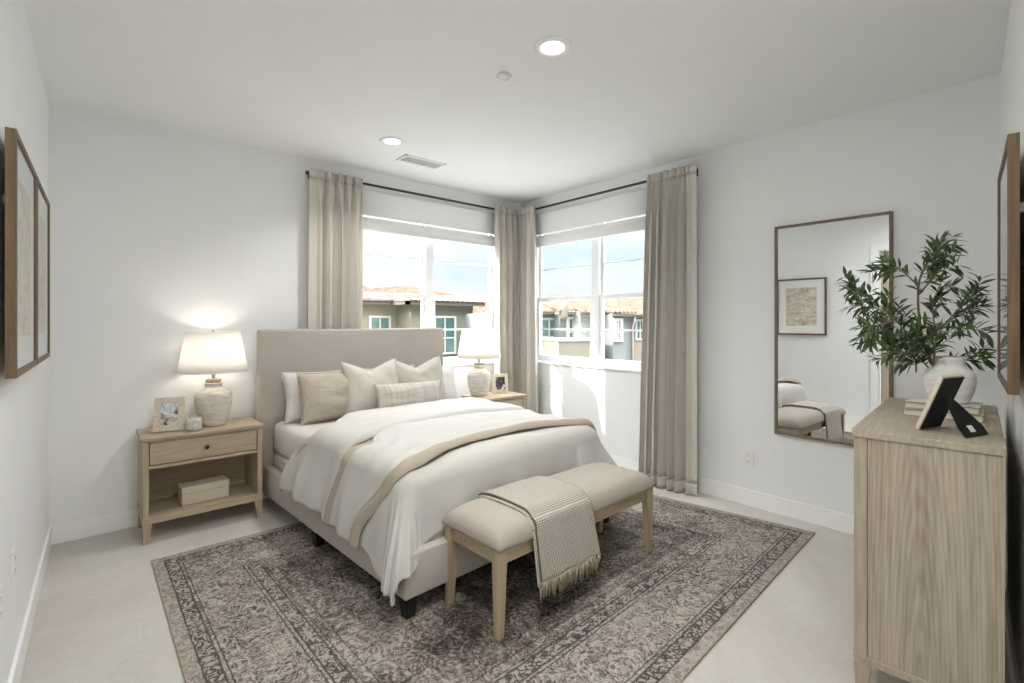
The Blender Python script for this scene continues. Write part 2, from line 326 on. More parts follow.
def tube(bm, pts, rad, seg=10, cap=True):
    pts = [Vector(p) for p in pts]; n = len(pts); rs = rad if isinstance(rad, (list, tuple)) else [rad] * n
    rings = []; up = Vector((0.13, 0.31, 1)).normalized()
    for i, p in enumerate(pts):
        t = (pts[min(i + 1, n - 1)] - pts[max(i - 1, 0)]).normalized()
        a = t.cross(up)
        if a.length < 1e-3: a = t.cross(Vector((1, 0, 0)))
        a.normalize(); b_ = t.cross(a)
        rings.append([bm.verts.new(p + rs[i] * (a * cos(2 * pi * k / seg) + b_ * sin(2 * pi * k / seg))) for k in range(seg)])
    for a, b_ in zip(rings, rings[1:]):
        for k in range(seg): bm.faces.new((a[k], a[(k + 1) % seg], b_[(k + 1) % seg], b_[k]))
    if cap: bm.faces.new(rings[0][::-1]); bm.faces.new(rings[-1])
def grid(bm, fn, nu, nv, uvfn=None, closed_u=False):
    vs = [[bm.verts.new(fn(i / nu, j / nv)) for j in range(nv + 1)] for i in range(nu + 1)]
    lay = bm.loops.layers.uv.verify() if uvfn else None
    for i in range(nu):
        for j in range(nv):
            f = bm.faces.new((vs[i][j], vs[i + 1][j], vs[i + 1][j + 1], vs[i][j + 1]))
            if lay:
                for l, (a, b_) in zip(f.loops, ((i, j), (i + 1, j), (i + 1, j + 1), (i, j + 1))): l[lay].uv = uvfn(a / nu, b_ / nv)
    return vs
def prism(bm, poly, z0, z1, flip=False):
    lo = [bm.verts.new((x, y, z0)) for x, y in poly]; hi = [bm.verts.new((x, y, z1)) for x, y in poly]
    bm.faces.new(lo[::-1]); bm.faces.new(hi)
    for i in range(len(poly)): j = (i + 1) % len(poly); bm.faces.new((lo[i], lo[j], hi[j], hi[i]))
def obj(name, bm, mat, parent=None, bevel=0.0, smooth=False, seg=2, solid=0.0, sub=0, recalc=True, solid_off=-1.0):
    if recalc: bmesh.ops.recalc_face_normals(bm, faces=bm.faces)
    me = bpy.data.meshes.new(name); bm.to_mesh(me); bm.free()
    me.materials.append(MATS[mat] if isinstance(mat, str) else mat)
    o = bpy.data.objects.new(name, me); C.objects.link(o)
    if parent is not None: o.parent = parent
    if solid: m = o.modifiers.new('thickness', 'SOLIDIFY'); m.thickness = solid; m.offset = solid_off
    if bevel: m = o.modifiers.new('bevel', 'BEVEL'); m.width = bevel; m.segments = seg; m.limit_method = 'ANGLE'; m.angle_limit = R(40)
    if sub: m = o.modifiers.new('subsurf', 'SUBSURF'); m.levels = sub; m.render_levels = sub
    if smooth: me.polygons.foreach_set('use_smooth', [True] * len(me.polygons))
    return o
def tag(o, label, cat, group=None, kind=None):
    o['label'] = label; o['category'] = cat
    if group: o['group'] = group
    if kind: o['kind'] = kind
    return o
def thing(name, label, cat, loc=(0, 0, 0), rz=0.0, group=None):
    o = bpy.data.objects.new(name, None); C.objects.link(o); o.empty_display_size = 0.1
    o.location = loc; o.rotation_euler = (0, 0, rz); return tag(o, label, cat, group)
def struct(name, bm, mat, parent=None, bevel=0.0):
    o = obj(name, bm, mat, parent, bevel)
    if parent is None: o['kind'] = 'structure'
    return o
def struct_root(name, loc=(0, 0, 0), rz=0.0):
    o = bpy.data.objects.new(name, None); C.objects.link(o); o.location = loc; o.rotation_euler = (0, 0, rz); o['kind'] = 'structure'; return o
def B(*a):
    bm = new(); box(bm, *a); return bm
def dup_tree(root, loc, rz, label, group=None, skip=()):
    r = root.copy(); C.objects.link(r); r.location = loc; r.rotation_euler = (0, 0, rz); r['label'] = label
    if group: r['group'] = group
    def rec(src, dst):
        for ch in list(src.children):
            c = ch.copy(); C.objects.link(c); c.parent = dst; rec(ch, c)
    rec(root, r); return r
def fbm(x, y, z=0.0, s=1.0): return mnoise.noise(Vector((x * s, y * s, z * s)))
def sstep(a, b_, x):
    t = min(1, max(0, (x - a) / (b_ - a))); return t * t * (3 - 2 * t)

# ------------------------------------------------------------------ room shell
W, H = 3.93, 2.74
AW = dict(x0=1.96, x1=3.63, z0=0.93, z1=2.5)        # window in the back wall
BW = dict(y0=-1.76, y1=-0.17, z0=0.93, z1=2.5)      # window in the right wall
T = 0.16
WD_A = 0.1065; WD0 = Vector((3.93, -3.91, 0))        # front wall runs a little askew
CT = 0.022                                           # slight turn of the left wall
def wallD(x): return -3.91 - math.tan(WD_A) * (3.93 - x)
xe = -0.1; yD = wallD(xe)
struct('floor', B(-0.35, 4.2, -4.75, 0.3, -0.12, 0.0), 'carpet')
struct('ceiling', B(-0.35, 4.2, -4.75, 0.3, H, H + 0.12), 'ceiling_paint')
bm = new()
box(bm, -0.2, AW['x0'], 0, T, 0, H); box(bm, AW['x1'], W + T, 0, T, 0, H)
box(bm, AW['x0'], AW['x1'], 0, T, 0, AW['z0']); box(bm, AW['x0'], AW['x1'], 0, T, AW['z1'], H)
struct('wall_back', bm, 'wall_paint')
bm = new()
box(bm, W, W + T, BW['y1'], 0, 0, H); box(bm, W, W + T, -4.1, BW['y0'], 0, H)
box(bm, W, W + T, BW['y0'], BW['y1'], 0, BW['z0']); box(bm, W, W + T, BW['y0'], BW['y1'], BW['z1'], H)
struct('wall_right', bm, 'wall_paint')
# left wall with a doorway, front wall
wl = struct_root('wall_left', (-0.006, 0, 0), -CT)
DY0, DY1, DZ = -3.36, -2.52, 2.30
bm = new(); box(bm, -0.12, 0, DY1, 0.0, 0, H); box(bm, -0.12, 0, -4.6, DY0, 0, H); box(bm, -0.12, 0, DY0, DY1, DZ, H)
obj('wall_panel', bm, 'wall_paint', wl)
wf = struct_root('wall_front', tuple(WD0), WD_A)
obj('wall_panel', B(-4.25, 0.25, -0.14, 0, 0, H), 'wall_paint', wf)
# door in the left wall
dr = struct_root('door_1', (-0.006, 0, 0), -CT)
obj('door_slab', B(-0.09, -0.05, DY0 + 0.01, DY1 - 0.01, 0.008, DZ - 0.005), 'door_tan', dr, bevel=0.003)
bm = new()
for y in (DY0, DY1 - 0.0): 
    s = -1 if y == DY0 else 1
    box(bm, 0, 0.018, min(y, y + s * 0.085), max(y, y + s * 0.085), 0, DZ + 0.085)
box(bm, 0, 0.018, DY0, DY1, DZ, DZ + 0.085); obj('casing', bm, 'trim_white', dr, bevel=0.003)
for z0, z1 in ((0.15, 0.95), (1.08, 2.12)):
    bm = new(); box(bm, -0.052, -0.046, DY0 + 0.12, DY1 - 0.12, z0, z1); obj('door_panel', bm, 'door_tan', dr, bevel=0.004)
bm = new(); lathe(bm, [(0.0, 0), (0.026, 0), (0.026, 0.008), (0.01, 0.012), (0.01, 0.04), (0.028, 0.05), (0.028, 0.065), (0.015, 0.075), (0, 0.076)], 24, caps=False)
bm.transform(Matrix.Translation((-0.05, DY1 - 0.075, 0.98)) @ Matrix.Rotation(pi / 2, 4, 'Y')); obj('door_knob', bm, 'steel', dr, smooth=True)
# baseboards
BH = 0.122
struct('baseboard_back', B(0.0, W, -0.015, 0, 0, BH), 'trim_white', bevel=0.004)
struct('baseboard_right', B(W - 0.015, W, -3.9, -0.015, 0, BH), 'trim_white', bevel=0.004)
o = struct('baseboard_left', B(0, 0.015, DY1 + 0.085, -0.016, 0, BH), 'trim_white', bevel=0.004); o.location = (-0.006, 0, 0); o.rotation_euler.z = -CT
o = struct('baseboard_front', B(-3.95, -0.02, 0, 0.015, 0, BH), 'trim_white', bevel=0.004); o.location = WD0; o.rotation_euler.z = WD_A

# windows: u runs along the wall, the frame sits near the outer face
def window(name, put, u0, u1, z0, z1, um):
    root = struct_root(name)
    def part(nm, boxes, mat, bev=0.003, parent=root):
        bm = new()
        for (a0, a1, d0, d1, c0, c1) in boxes: box(bm, a0, a1, d0, d1, c0, c1)
        for v in bm.verts: v.co = put(*v.co)
        return obj(nm, bm, mat, parent, bevel=bev)
    f = 0.045
    part('window_frame', [(u0, u0 + f, 0.055, 0.14, z0, z1), (u1 - f, u1, 0.055, 0.14, z0, z1), (u0 + f, u1 - f, 0.055, 0.14, z0, z0 + f), (u0 + f, u1 - f, 0.055, 0.14, z1 - f, z1)], 'vinyl_white')
    part('mullion', [(um - 0.045, um + 0.045, 0.05, 0.145, z0 + 0.0225, z1 - 0.02)], 'vinyl_white')
    part('sill', [(u0 - 0.0, u1 + 0.0, -0.022, 0.056, z0 - 0.002, z0 + 0.022)], 'trim_white', 0.005)
    zm = 1.625
    for a, b_ in ((u0 + f, um - 0.045), (um + 0.045, u1 - f)):
        s = 0.03
        for lo, hi, dd, nm in ((z0 + f, zm + 0.03, 0.062, 'lower_sash'), (zm - 0.02, z1 - f, 0.092, 'upper_sash')):
            sh = part(nm, [(a, a + s, dd, dd + 0.03, lo, hi), (b_ - s, b_, dd, dd + 0.03, lo, hi), (a + s, b_ - s, dd, dd + 0.03, lo, lo + 0.045), (a + s, b_ - s, dd, dd + 0.03, hi - 0.045, hi)], 'vinyl_white')
            zb = 1.305 if nm == 'lower_sash' else 2.005 if name == 'window_1' else 1.96
            part('muntin', [(a + s, b_ - s, dd + 0.004, dd + 0.022, zb - 0.009, zb + 0.009)], 'vinyl_white', 0.002, sh)
            part('pane', [(a + s * 0.6, b_ - s * 0.6, dd + 0.011, dd + 0.015, lo + 0.03, hi - 0.03)], 'window_glass', 0, sh)
    return root
window('window_1', lambda u, d, z: Vector((u, d, z)), AW['x0'], AW['x1'], AW['z0'], AW['z1'], 2.755)
window('window_2', lambda u, d, z: Vector((W + d, u, z)), BW['y0'], BW['y1'], BW['z0'], BW['z1'], -1.05)

# ------------------------------------------------------------------ ceiling fittings
def downlight(x, y, label):
    t = thing('recessed_light', label, 'ceiling light', (x, y, H), 0, 'recessed ceiling lights')
    bm = new(); lathe(bm, [(0.094, 0.0), (0.094, -0.004), (0.088, -0.009), (0.066, -0.008), (0.053, -0.002), (0.053, 0.0)], 48, caps=False); obj('trim_ring', bm, 'white_plastic', t, smooth=True)
    bm = new(); lathe(bm, [(0.0535, -0.0012), (0.0535, -0.003), (0.03, -0.004), (0.0, -0.0045)], 48, caps=False); obj('lens', bm, 'downlight_lens', t, smooth=True)
    ld = bpy.data.lights.new('downlight_beam', 'AREA'); ld.shape = 'DISK'; ld.size = 0.11; ld.energy = CAN_POWER; ld.color = (1.0, 0.985, 0.96); ld.spread = R(125)
    l = bpy.data.objects.new('downlight_beam', ld); C.objects.link(l); l.parent = t; l.location = (0, 0, -0.014)
downlight(1.905, -2.477, 'round white recessed ceiling light, the larger one nearer the camera')
downlight(1.905, -0.809, 'round white recessed ceiling light beside the rectangular air vent')
t = thing('added_fill_light', 'unseen round white ceiling light added as fill near the door', 'ceiling light', (0.80, -3.40, H))  # invented fixture behind the view, added to brighten the camera side of the room
bm = new(); lathe(bm, [(0.0, 0.0), (0.20, 0.0), (0.20, -0.022), (0.19, -0.03), (0.178, -0.03), (0.178, -0.012), (0.0, -0.012)], 48, caps=False); obj('rim', bm, 'white_plastic', t, smooth=False)
bm = new(); lathe(bm, [(0.177, -0.02), (0.15, -0.042), (0.10, -0.054), (0.05, -0.059), (0.0, -0.060)], 48, caps=False); obj('diffuser', bm, 'downlight_lens', t, smooth=True)
ld = bpy.data.lights.new('added_fill_glow', 'AREA'); ld.shape = 'DISK'; ld.size = 0.34; ld.energy = FILL_POWER; ld.color = (0.97, 0.99, 1.0); ld.spread = R(180)
l = bpy.data.objects.new('added_fill_glow', ld); C.objects.link(l); l.parent = t; l.location = (0, 0, -0.066)
bm = new(); lathe(bm, [(0.0, 0.0), (0.030, 0), (0.030, -0.006), (0.039, -0.007), (0.040, -0.0105), (0.0, -0.011)], 36, caps=False)
o = obj('sprinkler_cover', bm, 'white_plastic', smooth=True); o.location = (1.901, -2.111, H); tag(o, 'small round white sprinkler cover plate on the ceiling', 'sprinkler')
t = thing('air_vent', 'rectangular white ceiling air vent with grey louvres', 'air vent', (2.315, -0.535, H))
bm = new(); X, Y = 0.195, 0.088
box(bm, -X, X, -Y, -Y + 0.022, -0.008, 0); box(bm, -X, X, Y - 0.022, Y, -0.008, 0); box(bm, -X, -X + 0.022, -Y, Y, -0.008, 0); box(bm, X - 0.022, X, -Y, Y, -0.008, 0); obj('vent_frame', bm, 'white_plastic', t, bevel=0.002)
obj('duct_backing', B(-X + 0.02, X - 0.02, -Y + 0.02, Y - 0.02, -0.001, 0.0), 'vent_grey', t)
bm = new()
for i in range(18):
    x = -X + 0.03 + i * (2 * X - 0.06) / 17; box(bm, x - 0.0036, x + 0.0036, -Y + 0.02, Y - 0.02, -0.0035, -0.001)
obj('louvre_slats', bm, 'white_plastic', t)

# ------------------------------------------------------------------ outlets
def outlet(label, loc, rz, name='wall_outlet'):
    t = thing(name, label, 'outlet', loc, rz)      # plate faces local -y
    obj('cover_plate', B(-0.036, 0.036, -0.006, 0, -0.058, 0.058), 'white_plastic', t, bevel=0.003)
    for z in (-0.024, 0.024):
        r = obj('receptacle', B(-0.017, 0.017, -0.0085, -0.006, z - 0.017, z + 0.017), 'white_plastic', t, bevel=0.003)
        bm = new(); box(bm, -0.008, -0.0055, -0.0088, -0.0084, z - 0.003, z + 0.007); box(bm, 0.0055, 0.008, -0.0088, -0.0084, z - 0.003, z + 0.005); box(bm, -0.002, 0.002, -0.0088, -0.0084, z - 0.011, z - 0.007)
        obj('slots', bm, 'slot_dark', r)
    return t
outlet('white electrical outlet on the wall below the tall mirror', (W, -2.566, 0.36), -pi / 2 )
outlet('white wall plate low on the left wall, nearer the camera', (-0.006 - 1.91 * sin(CT), -1.91, 0.47), pi / 2 - CT)
outlet('white wall plate low on the left wall, closer to the corner', (-0.006 - 1.58 * sin(CT), -1.58, 0.48), pi / 2 - CT)

# ------------------------------------------------------------------ window dressing
def shade(name, put, u0, u1, label):
    root = thing(name, label, 'window shade', group='white shades')
    def part(nm, fn, nu, nv, th):
        bm = new(); grid(bm, lambda a, b_: put(*fn(a, b_)), nu, nv); return obj(nm, bm, 'shade_cloth', root, solid=th, smooth=True)
    L = u1 - u0
    part('valance', lambda a, b_: (u0 + a * L, -0.036 - 0.004 * sin(b_ * pi), 2.565 - b_ * 0.231), 4, 14, 0.006)
    part('lower_fold', lambda a, b_: (u0 + a * L, -0.018 - 0.012 * sin(b_ * pi) ** 2 - 0.004 * b_, 2.318 - b_ * 0.112), 4, 16, 0.012)
    bm = new(); box(bm, u0, u1, -0.044, -0.031, 2.331, 2.339)
    for v in bm.verts: v.co = put(*v.co)
    obj('hem_bar', bm, 'vinyl_white', root, bevel=0.003)
    bm = new(); box(bm, u0, u1, -0.034, -0.004, 2.198, 2.214)
    for v in bm.verts: v.co = put(*v.co)
    obj('bottom_bar', bm, 'vinyl_white', root, bevel=0.004)
    bm = new(); box(bm, u0, u1, -0.03, -0.001, 2.55, 2.575)
    for v in bm.verts: v.co = put(*v.co)
    obj('head_rail', bm, 'vinyl_white', root, bevel=0.002)
shade('roman_shade', lambda u, d, z: Vector((u, d, z)), 1.93, 3.66, 'raised white fabric shade over the window behind the bed')
shade('roman_shade', lambda u, d, z: Vector((W + d, u, z)), -1.79, -0.14, 'raised white fabric shade over the right wall window')

RZ = 2.60
def rod(p0, p1, n, label, wall=0.1):
    t = thing('curtain_rod', label, 'curtain rod', group='black curtain rods')
    bm = new(); tube(bm, [p0, p1], 0.011, 16); obj('rod', bm, 'black_metal', t, smooth=False)
    d = (Vector(p1) - Vector(p0)).normalized()
    for p, s in ((p0, -1), (p1, 1)):
        bm = new(); tube(bm, [Vector(p), Vector(p) + d * s * 0.03], 0.015, 16); obj('finial', bm, 'black_metal', t)
    for p, s in ((p0, 1), (p1, -1)):
        q = Vector(p) + d * s * 0.03; bm = new(); tube(bm, [q, q - Vector(n) * (wall - 0.0005)], 0.006, 8)
        e = q - Vector(n) * (wall - 0.0045); c = Vector((0.022 * abs(d.x) + 0.004 * abs(d.y), 0.022 * abs(d.y) + 0.004 * abs(d.x), 0.03)); box(bm, e.x - c.x, e.x + c.x, e.y - c.y, e.y + c.y, e.z - c.z, e.z + c.z)
        obj('bracket', bm, 'black_metal', t)
rod((1.55, -0.065, RZ), (3.74, -0.065, RZ), (0, -1, 0), 'black curtain rod above the window behind the bed', 0.065)
rod((W - 0.1, -0.16, RZ), (W - 0.1, -2.168, RZ), (-1, 0, 0), 'black curtain rod above the right wall window')

def curtain(base, d, n, L0, L1, shift, folds, seed, label, zt=2.632, zb=0.012, flat=None, amp=0.068):
    """pleated panel hanging from a rod: base = left end of its header, d along the rod, n into the room"""
    t = thing('curtain', label, 'curtain', group='beige linen curtains')
    d, n, base = Vector(d), Vector(n), Vector(base); r = random.Random(seed)
    wd = [r.uniform(0.6, 1.5) for _ in range(folds)]; tot = sum(wd); edges = [0.0]
    for x in wd: edges.append(edges[-1] + x / tot)
    am = [r.uniform(0.65, 1.2) for _ in range(folds + 1)]; sk = [r.uniform(-0.5, 0.5) for _ in range(folds + 1)]
    def surf(s, v):
        s2 = min(0.99999, max(0.0, s + 0.012 * fbm(s * 4, v * 1.6, seed + 7) * v)); i = max(k for k in range(folds) if edges[k] <= s2)
        fr = (s2 - edges[i]) / (edges[i + 1] - edges[i]); sm = fr * fr * (3 - 2 * fr)
        A0 = am[i] * (1 - sm) + am[i + 1] * sm; S = sk[i] * (1 - sm) + sk[i + 1] * sm
        m = 1.0
        if flat: m = sstep(flat[0], flat[1], s) if flat[1] > flat[0] else 1 - sstep(flat[1], flat[0], s)
        head = sstep(0.015, 0.16, v)
        A = amp * A0 * m
        th = 2 * pi * fr
        c = sin(th); c = (abs(c) ** 0.75) * (1 if c > 0 else -1)
        body = A * c; gather = 0.016 * m * sin(2 * pi * (i * 2 + fr * 2) + S) + 0.3 * A * c
        off = gather * (1 - head) + body * head * (0.85 + 0.15 * v)
        lat = (0.22 * amp * S * (1 + cos(th)) + 0.16 * A * sin(2 * th)) * head * m
        off += 0.005 * fbm(s * 9, v * 5, seed + 3) * m
        L = L0 + (L1 - L0) * v; u = shift * v + s * L + lat
        P = base + d * u + n * (off + 0.036); return Vector((P.x, P.y, zt + (zb - zt) * v))
    vt = 0.026
    N = folds * 22
    bm = new(); grid(bm, lambda a, v: surf(a, vt + (1 - vt) * v * 0.965), N, 54); obj('panel', bm, 'curtain_linen', t, smooth=True, solid=0.0015)
    bm = new(); grid(bm, lambda a, v: surf(a, vt * v), N, 3); obj('header', bm, 'curtain_linen', t, smooth=True, solid=0.004)
    bm = new(); grid(bm, lambda a, v: surf(a, vt + (1 - vt) * (0.965 + 0.035 * v)), N, 3); obj('hem', bm, 'curtain_linen', t, smooth=True, solid=0.004)
    return t
curtain((1.535, -0.062, 0), (1, 0, 0), (0, -1, 0), 0.455, 0.465, -0.02, 6, 11, 'beige linen curtain left of the window, behind the headboard', flat=(0.10, 0.3), amp=0.046)
curtain((3.46, -0.075, 0), (1, 0, 0), (0, -1, 0), 0.32, 0.31, 0.0, 4, 23, 'beige curtain in the corner on the back wall rod, behind the small framed photo')
curtain((W - 0.1, -0.07, 0), (0, -1, 0), (-1, 0, 0), 0.30, 0.33, 0.0, 4, 37, 'beige curtain in the corner on the right wall rod, lit by sun at its edge')
curtain((W - 0.1, -1.785, 0), (0, -1, 0), (-1, 0, 0), 0.435, 0.515, -0.075, 7, 51, 'long beige curtain right of the window, between the bench and mirror', flat=(0.95, 0.72))

# ------------------------------------------------------------------ rug
RC = [(0.456, -0.683), (3.34, -0.683), (3.75, -3.06), (0.456, -3.272)]
def rugp(u, v, z):
    a = Vector(RC[0]) * (1 - u) + Vector(RC[1]) * u; c = Vector(RC[3]) * (1 - u) + Vector(RC[2]) * u
    p = a * (1 - v) + c * v; return Vector((p.x, p.y, z))
RT = 0.011
bm = new(); grid(bm, lambda u, v: rugp(u, v, RT), 40, 32, lambda u, v: (u * RU, v * RV))
o = obj('area_rug', bm, 'persian_rug', recalc=False, solid=0.010)
tag(o, 'large faded grey brown persian style rug under the bed and bench', 'rug')
if o.data.polygons[0].normal.z < 0: o.data.flip_normals()
bm = new(); rim = [rugp(u, v, 0.0055) for u, v in ((0, 0), (1, 0), (1, 1), (0, 1), (0, 0))]
tube(bm, rim, 0.0055, 8, False); obj('bound_edge', bm, 'fringe_yarn', o, smooth=True)

# ------------------------------------------------------------------ bed
BO = (1.97, -0.05, 0); BR = 0.05
def bedthing(name, label, cat, group=None): return thing(name, label, cat, BO, BR, group)
bed = bedthing('bed', 'upholstered beige linen bed frame with tall plain headboard and dark feet', 'bed')
def rounded_slab(x0, x1, y0, y1, z0, z1, r, nu=10):
    bm = new(); box(bm, x0, x1, y0, y1, z0, z1); bmesh.ops.bevel(bm, geom=bm.edges[:], offset=r, segments=4, affect='EDGES', profile=0.5); return bm
HBW = 0.832; HBX = -0.02
obj('headboard', rounded_slab(HBX - HBW, HBX + HBW, -0.150, -0.075, 0.14, 1.325, 0.022), 'headboard_linen', bed, smooth=True)
bm = new(); tube(bm, [(HBX - HBW + 0.012, -0.143, 0.16), (HBX - HBW + 0.012, -0.143, 1.313), (HBX + HBW - 0.012, -0.143, 1.313), (HBX + HBW - 0.012, -0.143, 0.16)], 0.004, 8); obj('piping', bm, 'headboard_linen', bed)
RZ0, RZ1 = 0.115, 0.325
obj('side_rail', rounded_slab(-0.825, -0.765, -2.07, -0.145, RZ0, RZ1, 0.014), 'bed_linen', bed, smooth=True)
obj('side_rail', rounded_slab(0.765, 0.825, -2.07, -0.145, RZ0, RZ1, 0.014), 'bed_linen', bed, smooth=True)
obj('foot_rail', rounded_slab(-0.825, 0.825, -2.10, -2.045, RZ0, RZ1, 0.014), 'bed_linen', bed, smooth=True)
for x in (-0.775, 0.775):
    for y in (-2.045, -1.03):
        bm = new(); taper(bm, x, y, RT if y < -0.7 else 0.0, RZ0 + 0.004, 0.024, 0.034); obj('leg', bm, 'dark_leg', bed, bevel=0.003)
bs = bedthing('box_spring', 'pale box spring between the beige bed rails and the mattress', 'box spring')
obj('cover', rounded_slab(-0.76, 0.76, -2.035, -0.155, 0.20, 0.41, 0.03), 'cream_sheet', bs, smooth=True)
mt = bedthing('mattress', 'mattress in a pale cream fitted sheet on the bed', 'mattress')
bm = new(); box(bm, -0.765, 0.765, -2.03, -0.156, 0.405, 0.645); bmesh.ops.bevel(bm, geom=bm.edges[:], offset=0.06, segments=5, affect='EDGES', profile=0.5)
obj('fitted_sheet', bm, 'cream_sheet', mt, smooth=True)

# bedding drape: a across (0 = middle), b along the bed, layered over the mattress
def drape(a, b_, top=0.665, lift=0.0, hw=0.80, foot=-2.035, rad=0.10, wav=1.0, seed=0.0, flare=0.05):
    s = 1 if a >= 0 else -1; ax = abs(a); flare = 0.17 if a > 0.5 else flare
    d1 = max(0.0, ax - (hw - rad)); d2 = max(0.0, (foot + rad) - b_); r = sqrt(d1 * d1 + d2 * d2)
    if r > 1e-6: r = r - 0.17 * 4 * ((d1 / r) * (d2 / r)) ** 2 * sstep(0.35, 0.72, r)
    q = rad * pi / 2
    if r < q: t = r / rad; out, down = rad * sin(t), rad * (1 - cos(t))
    else: out, down = rad + (r - q) * flare * 2.0, rad + (r - q)
    h_ = sqrt(d1 * d1 + d2 * d2); cx, cy = (d1 / h_, d2 / h_) if h_ > 1e-6 else (0.0, 0.0)
    corner = 4 * (cx * cy) ** 2                       # 1 on the diagonal of the foot corner
    out += corner * 0.13 * sstep(0.05, 0.5, down)
    hang = sstep(0.05, 0.35, down)
    puff = (0.016 * fbm(a * 2.3, b_ * 2.3, seed) + 0.006 * fbm(a * 7, b_ * 7, seed + 5)) * (1 - 0.6 * hang) + 0.009 * fbm(a * 3 + b_ * 4, b_ * 13 - a * 2, seed + 8) * (1 - 0.5 * hang)
    crown = 0.018 * (1 - min(1, ax / hw) ** 2) * (1 - hang)
    k = (b_ * cx - a * cy)
    out += wav * hang * (0.016 * sin(k * 14 + 1.3 + seed) + 0.011 * sin(k * 29 + seed * 2)) * (0.55 if cy > cx else 1.0)
    out += lift * hang
    bx = min(ax, hw - rad) + out * cx; by = max(b_, foot + rad) - out * cy
    return Vector((s * bx, by, max(top + lift * (1 - 0.6 * hang) + puff + crown - down, 0.035)))
dv = bedthing('duvet', 'white duvet draped over the bed with its top folded back', 'duvet')
def duv(u, v):
    b0 = -1.0; b1 = -2.30; k = u * 2 - 1; bb = b0 + (b1 - b0) * v
    a = k * (1.165 + 0.13 * sstep(-1.62, -2.02, bb) * sstep(0, -1, k) + 0.012 * sin(bb * 9)); bb -= 0.13 * sstep(-0.55, -1.05, a) * v ** 3
    return drape(a, bb - 0.012 * sin(a * 7) * v, 0.665, 0.0, seed=0.0)
bm = new(); grid(bm, duv, 120, 80); obj('duvet_body', bm, 'white_cotton', dv, smooth=True, solid=0.022, sub=1)
def cuff_low(a): return -1.27 - 0.15 * exp(-((a + 0.75) / 0.22) ** 2) - 0.06 * sstep(0.3, 0.9, a) + 0.012 * sin(a * 7)
def cuf(u, v):
    a = (u * 2 - 1) * 1.15
    b0 = -0.64 - 0.34 * exp(-((a + 0.72) / 0.20) ** 2) + 0.02 * sin(a * 6); b1 = cuff_low(a)
    roll = 0.0
    if v < 0.08: roll = -0.035 * (1 - v / 0.08) ** 2
    if v > 0.92: roll -= 0.045 * ((v - 0.92) / 0.08) ** 2
    p = drape(a, b0 + (b1 - b0) * v, 0.665, 0.058, seed=2.0); p.z += roll; return p
bm = new(); grid(bm, cuf, 96, 48); obj('folded_cuff', bm, 'white_cotton', dv, smooth=True, solid=0.034, sub=1)
cv = bedthing('coverlet', 'white coverlet with a tan border laid in a band across the duvet', 'blanket')
def cov_head(a): m = sstep(0.45, 0.65, -a); return (1 - m) * -1.18 + m * (cuff_low(a) - 0.075)
def tan_at(a): return -1.79 - 0.13 * sstep(0.2, 0.72, -a) + 0.27 * sstep(0.75, 1.15, -a) - 0.15 * sstep(0.25, 1.0, a)
def cov(u, v):
    a = (u * 2 - 1) * 1.185; b0 = cov_head(a); b1 = tan_at(a) + 0.01
    p = drape(a, b0 + (b1 - b0) * v, 0.665, 0.034, seed=4.0, wav=0.8)
    p.z += 0.005 * sin(v * 19 + a * 3) * (1 - sstep(0.7, 0.9, abs(a))); return p
bm = new(); grid(bm, cov, 110, 36); obj('coverlet_body', bm, 'white_sheet', cv, smooth=True, solid=0.014, sub=1)
def tanb(u, v):
    a = (u * 2 - 1) * 1.19; return drape(a, tan_at(a) + 0.012 - 0.088 * v, 0.665, 0.020 + 0.032 * sin(pi * v) ** 0.7, seed=4.0, wav=0.8)
bm = new(); grid(bm, tanb, 96, 12); obj('tan_border', bm, 'tan_cloth', cv, smooth=True, solid=0.014, sub=1)
def und(u, v):
    a = -1.19 + u * 0.62; b0 = cuff_low(a) + 0.05; b1 = cov_head(a) - 0.03
    return drape(a, b0 + (b1 - b0) * v, 0.665, 0.020, seed=4.0, wav=0.8)
bm = new(); grid(bm, und, 34, 8); obj('tan_underside', bm, 'tan_cloth', cv, smooth=True, solid=0.008)

